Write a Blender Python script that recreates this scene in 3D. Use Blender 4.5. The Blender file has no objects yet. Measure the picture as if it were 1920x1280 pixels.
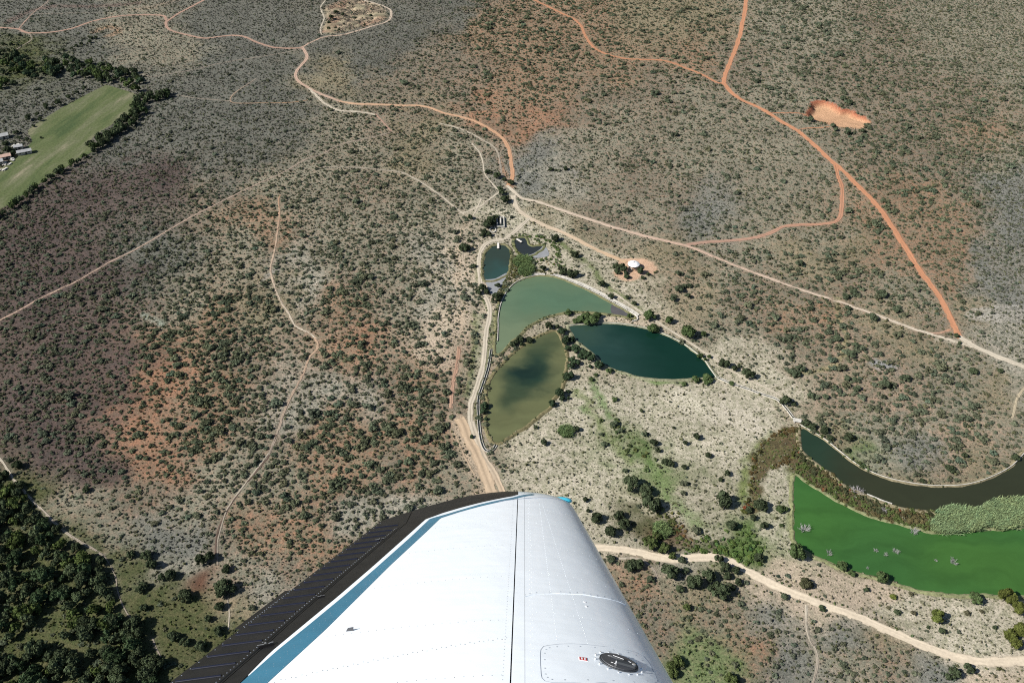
import bpy, math, random
import numpy as np
from mathutils import Vector, Matrix

random.seed(7)
rng = np.random.default_rng(11)
SC = bpy.context.scene
COL = SC.collection
R = math.radians

# ------------------------------------------------------------------ camera, light, exposure
H = 280.0                       # height of the aeroplane above the ground, metres
PITCH = 40.0                    # camera looks this far below the horizon
FPX = 1663.0                    # focal length in pixels of a 1920 px wide picture
cam_d = bpy.data.cameras.new('camera')
cam = bpy.data.objects.new('camera', cam_d)
COL.objects.link(cam)
cam.location = (0, 0, H)
cam.rotation_euler = (R(90 - PITCH), 0, 0)
cam_d.sensor_width = 36
cam_d.lens = 36 * FPX / 1920
cam_d.clip_start = 0.05
cam_d.clip_end = 20000
SC.camera = cam

SUN_EL, SUN_AZ = 40.0, 15.0     # shadows fall towards +x, swung this far towards +y
world = bpy.data.worlds.new('World')
SC.world = world
world.use_nodes = True
wn = world.node_tree
sky = wn.nodes.new('ShaderNodeTexSky')
sky.sky_type = 'NISHITA'
sky.sun_disc = False
sky.sun_elevation = R(SUN_EL)
sdx, sdy = -math.cos(R(SUN_AZ)), -math.sin(R(SUN_AZ))
sky.sun_rotation = math.atan2(sdx, sdy)
sky.altitude = 900
bg = wn.nodes['Background']
bg.inputs['Strength'].default_value = 0.056
wn.links.new(sky.outputs[0], bg.inputs['Color'])
sun_d = bpy.data.lights.new('sun', 'SUN')
sun_d.energy = 5.0
sun_d.angle = R(0.53)
sun_d.color = (1.0, 0.965, 0.915)
sun = bpy.data.objects.new('sun', sun_d)
COL.objects.link(sun)
sv = Vector((sdx * math.cos(R(SUN_EL)), sdy * math.cos(R(SUN_EL)), math.sin(R(SUN_EL))))
sun.rotation_euler = sv.to_track_quat('Z', 'Y').to_euler()
sun.location = (-200, -60, 400)
vs = SC.view_settings
vs.view_transform = 'Standard'
vs.look = 'None'
vs.gamma = 1
vs.use_curve_mapping = False
vs.exposure = 0.90
SC.cycles.use_denoising = False
SC.cycles.filter_width = 1.1
SC.cycles.sample_clamp_indirect = 4
SC.cycles.max_bounces = 6
SC.cycles.diffuse_bounces = 3
SC.cycles.glossy_bounces = 3
SC.cycles.transparent_max_bounces = 4

# ------------------------------------------------------------------ projection helpers
SP, CP = math.sin(R(PITCH)), math.cos(R(PITCH))


def at(px, py, z=0.0):
    """the point at height z that the photograph shows at this pixel"""
    px = np.asarray(px, float); py = np.asarray(py, float)
    a = (px - 960) / FPX; b = (640 - py) / FPX
    dx = a; dy = CP + b * SP; dz = -SP + b * CP
    t = (z - H) / dz
    return np.stack([dx * t, dy * t, np.zeros_like(dx * t) + z], -1)


def pix(P):
    P = np.asarray(P, float)
    x, y, z = P[..., 0], P[..., 1], P[..., 2] - H
    dep = y * CP - z * SP
    up = y * SP + z * CP
    return 960 + FPX * x / dep, 640 - FPX * up / dep, dep


def poly(pts, z=0.0):
    a = np.array(pts, float)
    return at(a[:, 0], a[:, 1], z)


def smooth(P, n=4, closed=False):
    """Catmull-Rom through the points"""
    P = np.asarray(P, float)
    m = len(P)
    out = []
    rngi = range(m) if closed else range(m - 1)
    for i in rngi:
        if closed:
            p0, p1, p2, p3 = P[(i - 1) % m], P[i], P[(i + 1) % m], P[(i + 2) % m]
        else:
            p0, p1, p2, p3 = P[max(i - 1, 0)], P[i], P[i + 1], P[min(i + 2, m - 1)]
        for k in range(n):
            t = k / n
            out.append(0.5 * (2 * p1 + (p2 - p0) * t + (2 * p0 - 5 * p1 + 4 * p2 - p3) * t * t + (3 * p1 - p0 - 3 * p2 + p3) * t ** 3))
    if not closed:
        out.append(P[-1])
    return np.array(out)


def hash2(ix, iy, seed):
    h = (ix.astype(np.int64) * 374761393 + iy.astype(np.int64) * 668265263 + seed * 974634533) & 0xFFFFFFFF
    h = ((h ^ (h >> 13)) * 1274126177) & 0xFFFFFFFF
    return ((h ^ (h >> 16)) & 0xFFFF) / 65535.0


def vnoise(x, y, seed=0):
    ix = np.floor(x); iy = np.floor(y)
    fx = x - ix; fy = y - iy
    fx = fx * fx * (3 - 2 * fx); fy = fy * fy * (3 - 2 * fy)
    a = hash2(ix, iy, seed); b = hash2(ix + 1, iy, seed)
    c = hash2(ix, iy + 1, seed); d = hash2(ix + 1, iy + 1, seed)
    return (a * (1 - fx) + b * fx) * (1 - fy) + (c * (1 - fx) + d * fx) * fy


def fbm(x, y, seed=0, o=4):
    s = 0; a = 0.5; t = 0
    for k in range(o):
        s = s + a * vnoise(x * 2 ** k, y * 2 ** k, seed + k * 17); t += a; a *= 0.5
    return s / t


def inside(x, y, P):
    """vectorised point in polygon"""
    r = np.zeros(x.shape, bool)
    n = len(P)
    j = n - 1
    for i in range(n):
        xi, yi, xj, yj = P[i][0], P[i][1], P[j][0], P[j][1]
        if yi != yj:
            c = ((yi > y) != (yj > y)) & (x < (xj - xi) * (y - yi) / (yj - yi) + xi)
            r ^= c
        j = i
    return r


def dist_line(x, y, P, closed=False):
    d = np.full(x.shape, 1e9)
    n = len(P)
    for i in range(n if closed else n - 1):
        a = P[i]; b = P[(i + 1) % n]
        vx, vy = b[0] - a[0], b[1] - a[1]
        L = vx * vx + vy * vy + 1e-9
        t = np.clip(((x - a[0]) * vx + (y - a[1]) * vy) / L, 0, 1)
        d = np.minimum(d, (x - a[0] - t * vx) ** 2 + (y - a[1] - t * vy) ** 2)
    return np.sqrt(d)


def lin(c):
    c = np.asarray(c, float) / 255.0
    return np.where(c <= 0.04045, c / 12.92, ((c + 0.055) / 1.055) ** 2.4)


KSEEN = 0.545                    # seen linear value -> surface albedo under this sun


def alb(c):
    v = lin(c) * KSEEN
    return v


# ------------------------------------------------------------------ object helpers
def tag(o, label=None, cat=None, group=None, kind=None):
    if label: o['label'] = label
    if cat: o['category'] = cat
    if group: o['group'] = group
    if kind: o['kind'] = kind
    return o


def mesh_obj(name, V, F, mat=None, parent=None, smooth_f=False, cols=None, link=True):
    me = bpy.data.meshes.new(name)
    V = np.asarray(V, float)
    me.from_pydata([tuple(v) for v in V], [], [tuple(f) for f in F])
    if mat is not None:
        for m in (mat if isinstance(mat, (list, tuple)) else [mat]):
            me.materials.append(m)
    if smooth_f:
        me.polygons.foreach_set('use_smooth', [True] * len(me.polygons))
    if cols is not None:
        for cn, arr in cols.items():
            arr = np.asarray(arr, np.float32)
            if arr.ndim == 1:
                at_ = me.attributes.new(cn, 'FLOAT', 'POINT'); at_.data.foreach_set('value', arr)
            else:
                at_ = me.attributes.new(cn, 'FLOAT_COLOR', 'POINT')
                a4 = np.ones((len(arr), 4), np.float32); a4[:, :3] = arr[:, :3]
                at_.data.foreach_set('color', a4.ravel())
    me.update()
    o = bpy.data.objects.new(name, me)
    if link: COL.objects.link(o)
    if parent is not None: o.parent = parent
    return o


def empty(name, loc=(0, 0, 0), rz=0, label=None, cat=None, group=None):
    o = bpy.data.objects.new(name, None)
    o.empty_display_size = 0.5
    COL.objects.link(o)
    o.location = [float(v) for v in loc]
    o.rotation_euler = (0, 0, rz)
    tag(o, label, cat, group)
    return o


class MB:
    """collects simple shapes into one mesh"""
    def __init__(s): s.V = []; s.F = []

    def add(s, V, F):
        b = len(s.V)
        s.V += [tuple(map(float, v)) for v in V]
        s.F += [tuple(i + b for i in f) for f in F]
        return s

    def box(s, c, d, rz=0.0):
        cx, cy, cz = c; x, y, z = d[0] / 2, d[1] / 2, d[2] / 2
        ca, sa = math.cos(rz), math.sin(rz)
        V = []
        for k in (-z, z):
            for (i, j) in ((-x, -y), (x, -y), (x, y), (-x, y)):
                V.append((cx + i * ca - j * sa, cy + i * sa + j * ca, cz + k))
        return s.add(V, [(3, 2, 1, 0), (4, 5, 6, 7), (0, 1, 5, 4), (1, 2, 6, 5), (2, 3, 7, 6), (3, 0, 4, 7)])

    def cyl(s, a, b, r0, r1=None, n=8, cap=True):
        if r1 is None: r1 = r0
        a = Vector(a); b = Vector(b)
        d = (b - a).normalized()
        u = d.orthogonal().normalized(); w = d.cross(u)
        V = []
        for (p, r) in ((a, r0), (b, r1)):
            for k in range(n):
                t = 2 * math.pi * k / n
                V.append(p + (u * math.cos(t) + w * math.sin(t)) * r)
        F = [(k, (k + 1) % n, n + (k + 1) % n, n + k) for k in range(n)]
        if cap: F += [tuple(range(n - 1, -1, -1)), tuple(range(n, 2 * n))]
        return s.add(V, F)

    def build(s, name, mat, parent=None, sm=False):
        return mesh_obj(name, s.V, s.F, mat, parent, sm)


# ------------------------------------------------------------------ materials
def new_mat(name):
    m = bpy.data.materials.new(name)
    m.use_nodes = True
    nt = m.node_tree
    return m, nt, nt.nodes, nt.links, nt.nodes['Principled BSDF']


def nd(ns, t, **kw):
    n = ns.new(t)
    for k, v in kw.items(): setattr(n, k, v)
    return n


def plain(name, col, rough=0.6, metal=0.0, spec=0.5, coat=0.0, var=0.12, scale=3.0, coords='Object', bump=0.0):
    m, nt, ns, ls, b = new_mat(name)
    tc = ns.new('ShaderNodeTexCoord')
    nz = ns.new('ShaderNodeTexNoise'); nz.inputs['Scale'].default_value = scale; nz.inputs['Detail'].default_value = 5
    ls.new(tc.outputs[coords], nz.inputs['Vector'])
    mr = ns.new('ShaderNodeMapRange')
    mr.inputs['From Min'].default_value = 0.3; mr.inputs['From Max'].default_value = 0.7
    mr.inputs['To Min'].default_value = 1 - var; mr.inputs['To Max'].default_value = 1 + var
    ls.new(nz.outputs['Fac'], mr.inputs['Value'])
    mx = nd(ns, 'ShaderNodeVectorMath', operation='SCALE')
    mx.inputs[0].default_value = tuple(col)
    ls.new(mr.outputs[0], mx.inputs['Scale'])
    ls.new(mx.outputs[0], b.inputs['Base Color'])
    b.inputs['Roughness'].default_value = rough
    b.inputs['Metallic'].default_value = metal
    b.inputs['Specular IOR Level'].default_value = spec
    b.inputs['Coat Weight'].default_value = coat
    b.inputs['Coat Roughness'].default_value = 0.08
    if bump:
        bp = ns.new('ShaderNodeBump'); bp.inputs['Strength'].default_value = bump; bp.inputs['Distance'].default_value = 0.05
        ls.new(nz.outputs['Fac'], bp.inputs['Height']); ls.new(bp.outputs[0], b.inputs['Normal'])
    return m


def ground_mat():
    m, nt, ns, ls, b = new_mat('dry_scrubland_soil')
    tc = ns.new('ShaderNodeTexCoord')
    soil = nd(ns, 'ShaderNodeAttribute', attribute_name='soil')
    cover = nd(ns, 'ShaderNodeAttribute', attribute_name='cover')
    frac = nd(ns, 'ShaderNodeAttribute', attribute_name='frac')

    def noise(sc, det=4, rough=0.6):
        n = ns.new('ShaderNodeTexNoise')
        n.inputs['Scale'].default_value = sc; n.inputs['Detail'].default_value = det; n.inputs['Roughness'].default_value = rough
        ls.new(tc.outputs['Object'], n.inputs['Vector'])
        return n.outputs['Fac']

    n1 = noise(0.33, 6, 0.72)
    a = nd(ns, 'ShaderNodeMath', operation='ADD'); ls.new(n1, a.inputs[0]); ls.new(frac.outputs['Fac'], a.inputs[1])
    mr = ns.new('ShaderNodeMapRange'); mr.interpolation_type = 'SMOOTHSTEP'
    mr.inputs['From Min'].default_value = 0.84; mr.inputs['From Max'].default_value = 1.14
    ls.new(a.outputs[0], mr.inputs['Value'])
    mix = nd(ns, 'ShaderNodeMix', data_type='RGBA')
    ls.new(mr.outputs[0], mix.inputs['Factor']); ls.new(soil.outputs['Color'], mix.inputs['A']); ls.new(cover.outputs['Color'], mix.inputs['B'])
    n2 = noise(1.25, 7, 0.82)
    v = ns.new('ShaderNodeMapRange')
    v.inputs['From Min'].default_value = 0.33; v.inputs['From Max'].default_value = 0.67
    v.inputs['To Min'].default_value = 0.42; v.inputs['To Max'].default_value = 1.56
    ls.new(n2, v.inputs['Value'])
    n3 = noise(0.035, 4, 0.6)
    v3 = ns.new('ShaderNodeMapRange')
    v3.inputs['From Min'].default_value = 0.3; v3.inputs['From Max'].default_value = 0.7
    v3.inputs['To Min'].default_value = 0.84; v3.inputs['To Max'].default_value = 1.16
    ls.new(n3, v3.inputs['Value'])
    mm = nd(ns, 'ShaderNodeMath', operation='MULTIPLY'); ls.new(v.outputs[0], mm.inputs[0]); ls.new(v3.outputs[0], mm.inputs[1])
    sc = nd(ns, 'ShaderNodeVectorMath', operation='SCALE')
    ls.new(mix.outputs['Result'], sc.inputs[0]); ls.new(mm.outputs[0], sc.inputs['Scale'])
    ls.new(sc.outputs[0], b.inputs['Base Color'])
    b.inputs['Roughness'].default_value = 0.95
    b.inputs['Specular IOR Level'].default_value = 0.1
    bp = ns.new('ShaderNodeBump'); bp.inputs['Strength'].default_value = 0.9; bp.inputs['Distance'].default_value = 0.5
    ls.new(n2, bp.inputs['Height']); ls.new(bp.outputs[0], b.inputs['Normal'])
    return m


def vcol_mat(name, rough=0.95, var=0.2, scale=1.2, det=6, scale_y=1.0):
    m, nt, ns, ls, b = new_mat(name)
    tc = ns.new('ShaderNodeTexCoord')
    at_ = nd(ns, 'ShaderNodeAttribute', attribute_name='col')
    nz = ns.new('ShaderNodeTexNoise'); nz.inputs['Scale'].default_value = scale; nz.inputs['Detail'].default_value = det
    nz.inputs['Roughness'].default_value = 0.7
    ls.new(tc.outputs['Object'], nz.inputs['Vector'])
    mr = ns.new('ShaderNodeMapRange')
    mr.inputs['From Min'].default_value = 0.28; mr.inputs['From Max'].default_value = 0.72
    mr.inputs['To Min'].default_value = 1 - var; mr.inputs['To Max'].default_value = 1 + var
    ls.new(nz.outputs['Fac'], mr.inputs['Value'])
    sc = nd(ns, 'ShaderNodeVectorMath', operation='SCALE')
    ls.new(at_.outputs['Color'], sc.inputs[0]); ls.new(mr.outputs[0], sc.inputs['Scale'])
    ls.new(sc.outputs[0], b.inputs['Base Color'])
    b.inputs['Roughness'].default_value = rough
    b.inputs['Specular IOR Level'].default_value = 0.1
    return m


def leaf_mat(name, base, spread=0.45):
    """foliage: base colour x per-plant tint x per-leaf variation"""
    m, nt, ns, ls, b = new_mat(name)
    out = ns['Material Output']
    tint = nd(ns, 'ShaderNodeAttribute', attribute_name='tint', attribute_type='INSTANCER')
    var = nd(ns, 'ShaderNodeAttribute', attribute_name='leaf')
    mr = ns.new('ShaderNodeMapRange')
    mr.inputs['To Min'].default_value = 1 - spread; mr.inputs['To Max'].default_value = 1 + spread
    ls.new(var.outputs['Fac'], mr.inputs['Value'])
    mu = nd(ns, 'ShaderNodeVectorMath', operation='MULTIPLY'); mu.inputs[0].default_value = tuple(base)
    ls.new(tint.outputs['Color'], mu.inputs[1])
    sc = nd(ns, 'ShaderNodeVectorMath', operation='SCALE')
    ls.new(mu.outputs[0], sc.inputs[0]); ls.new(mr.outputs[0], sc.inputs['Scale'])
    df = ns.new('ShaderNodeBsdfDiffuse'); tr = ns.new('ShaderNodeBsdfTranslucent')
    ls.new(sc.outputs[0], df.inputs['Color']); ls.new(sc.outputs[0], tr.inputs['Color'])
    mix = ns.new('ShaderNodeMixShader'); mix.inputs[0].default_value = 0.12
    ls.new(df.outputs[0], mix.inputs[1]); ls.new(tr.outputs[0], mix.inputs[2])
    ls.new(mix.outputs[0], out.inputs['Surface'])
    ns.remove(b)
    return m


M_LEAF = leaf_mat('shrub_foliage', (0.079, 0.091, 0.054))
M_TREE = leaf_mat('tree_foliage', (0.045, 0.058, 0.031))
M_BARK = plain('bark', (0.10, 0.075, 0.055), 0.9)
M_TWIG = plain('dead_twigs', (0.26, 0.24, 0.24), 0.9)
M_CONC = plain('pale_concrete', (0.38, 0.36, 0.315), 0.85, var=0.25, scale=0.8)
M_CONC_D = plain('stained_concrete', (0.31, 0.29, 0.26), 0.9, var=0.3, scale=0.8)
M_DARKW = plain('dark_channel_water', (0.015, 0.022, 0.018), 0.12)
M_WHITE = plain('white_sheet_roof', (0.66, 0.66, 0.64), 0.5, var=0.04)
M_WALL = plain('pale_plaster', (0.40, 0.35, 0.29), 0.9)
M_DARK = plain('dark_opening', (0.03, 0.03, 0.03), 0.8)
M_WOOD = plain('weathered_timber', (0.50, 0.47, 0.42), 0.85)
M_MUD = plain('grey_mud', alb((152, 154, 155)), 0.7, var=0.12, scale=0.35)
M_MUD2 = plain('dark_mud', alb((88, 86, 86)), 0.7, var=0.12, scale=0.35)
M_ROAD = vcol_mat('dirt_road_surface', var=0.16, scale=0.9)
M_BANK = vcol_mat('earth_bank', var=0.45, scale=0.9)
M_GROUND = ground_mat()

# ------------------------------------------------------------------ outlines traced on the ground (pixels of the 1920 px picture)
POND = {
 'small_oval': [(929,460),(944,460),(954,467.5),(957.5,481.5),(955,499),(951,513),(941,519),(930,524.5),(916,527),(908,525),(906,510),(907,489),(912,474),(920,464)],
 'half_moon': [(966,449),(976,446),(985,447),(988,457),(997,463),(1010,461),(1021,460.5),(1013,469),(1001,477),(991,481),(980,480),(971,469),(965,458)],
 'green_grey': [(929,655),(932,622),(932,599),(937,572),(949,548),(966,531.5),(989,521.5),(1013,518),(1040,520.5),(1063,528),(1090,540),(1120,555),(1151,572),(1177,587),(1190,596),(1174,593),(1157,590),(1120,586),(1090,584),(1067,584),(1036,590),(1013,599),(989,612),(972.5,629),(956,642),(939,661),(931,664)],
 'olive': [(1041,621),(1049,632),(1060,655.5),(1061,676),(1057,705),(1054,721),(1047,736),(1034,752),(1028,764),(1010,778),(989,796),(969,809),(948,822),(932,830),(922,822),(915,804),(914,778),(916,760),(914,741),(918,721),(932,695),(948,679),(966,661),(984,648),(1005,635),(1026,625)],
 'dark_teal': [(1067.5,612),(1096,609),(1130,607),(1166,609),(1198,614),(1224,620),(1252,631),(1278,644),(1302,661),(1320,676),(1333,695),(1342,708),(1323,708),(1291,710),(1258,711.5),(1229,710),(1198,706),(1174,698.5),(1151,692),(1133,684),(1120,671),(1104,655.5),(1086,642.5),(1075,629.5)],
 'canal': [(1502,803),(1524,812.5),(1547,826.5),(1571,846),(1602,870),(1633,887),(1666,899),(1703,907),(1740,912),(1777,913),(1811,910.5),(1844,902),(1878,887),(1901,872),(1925,846),(1990,800),(2010,850),(1960,915),(1920,932),(1885,938),(1851,950),(1834,957),(1784,956),(1750,958),(1700,953),(1649,938),(1616,923),(1582,908),(1565,891),(1535,871),(1510,851),(1501,831)],
 'green_algae': [(1490,894),(1515,907),(1549,929),(1582,947),(1616,962.5),(1650,976),(1697,987),(1740,999),(1777,1000),(1831,994),(1878,994),(1920,988),(2040,960),(2080,1100),(1960,1116),(1871,1115),(1817,1114),(1777,1112),(1733,1107),(1697,1097),(1656,1085),(1616,1075),(1582,1065),(1555,1053),(1515,1035),(1490,1011),(1488,951)],
}
POND_W = {k: smooth(poly(v), 4, True) for k, v in POND.items()}
MUDFLAT = [(951,512),(944,530),(938,539),(927,554),(919,549),(913,536),(909,525),(916,524),(930,522)]
MUDFLAT2 = [(1021,460),(1029,474),(1026,481),(1007,484),(989,482),(991,479),(1001,475),(1013,467)]
MUDFLAT3 = [(1149,571),(1181,589),(1174,594),(1156,590),(1146,586)]
FIELD = [(201,160),(228,168),(262,180),(259,198),(242,215),(208,235),(178,255),(171,265),(181,279),(148,299),(111,322),(67,349),(20,382),(0,393),(-60,440),(-60,350),(0,316),(34,289),(60,265),(52,245),(84,222),(111,205),(148,185),(191,163)]
CLEARING = [(1158,486),(1175,484),(1194,484.5),(1209,485),(1221,489.5),(1226,495),(1233,502),(1230,508),(1222,515),(1212,513),(1202,517),(1199,523),(1188,526),(1173,527),(1162,522),(1152,516),(1149,510),(1158,505),(1166,501)]
PIT = [(1510,216),(1519,202),(1521,192),(1535,188),(1550,189),(1562,194),(1578,205),(1600,207),(1605,214),(1623,219),(1632,230),(1622,238),(1608,241),(1588,239),(1565,238),(1553,231),(1532,227),(1520,220)]
TOPPIT = [(598,62),(610,36),(604,12),(630,4),(660,-6),(690,2),(715,10),(728,20),(730,34),(715,42),(690,50),(655,58),(625,66)]
REEDBED = [(1744,984),(1757,964),(1777,951),(1804,954),(1834,957.5),(1858,942),(1885,939),(1912,936),(1960,925),(1990,960),(1922,984),(1878,994),(1851,985),(1831,994),(1784,1000),(1747,998)]
FAN = [(1500,802),(1470,800),(1448,812),(1425,835),(1410,860),(1406,890),(1402,930),(1390,962),(1410,967),(1424,930),(1434,895),(1448,880),(1470,872),(1488,892),(1515,907),(1582,947),(1650,976),(1744,998),(1744,984),(1768,957),(1700,953),(1616,923),(1565,891),(1535,871),(1510,851),(1501,831)]
WOOD = [(-40,880),(0,900),(60,947),(105,1002),(150,1045),(188,1072),(204,1112),(213,1150),(245,1200),(290,1240),(305,1300),(-60,1330)]
FARWOOD = [(-30,108),(0,104),(28,98),(60,108),(100,113),(140,115),(180,122),(215,125),(245,137),(270,145),(276,165),(255,178),(240,166),(205,156),(165,150),(120,143),(70,150),(0,168),(-30,170)]
W = {k: poly(v) for k, v in dict(FIELD=FIELD, CLEARING=CLEARING, PIT=PIT, TOPPIT=TOPPIT, REEDBED=REEDBED, FAN=FAN, WOOD=WOOD, FARWOOD=FARWOOD, MUD=MUDFLAT, MUD2=MUDFLAT2, MUD3=MUDFLAT3).items()}

RED, REDP, PINK, PALE, SAND, FAINT, BROWN = (208,150,114), (192,158,138), (208,178,156), (218,206,184), (232,216,190), (168,156,140), (118,100,88)
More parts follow.
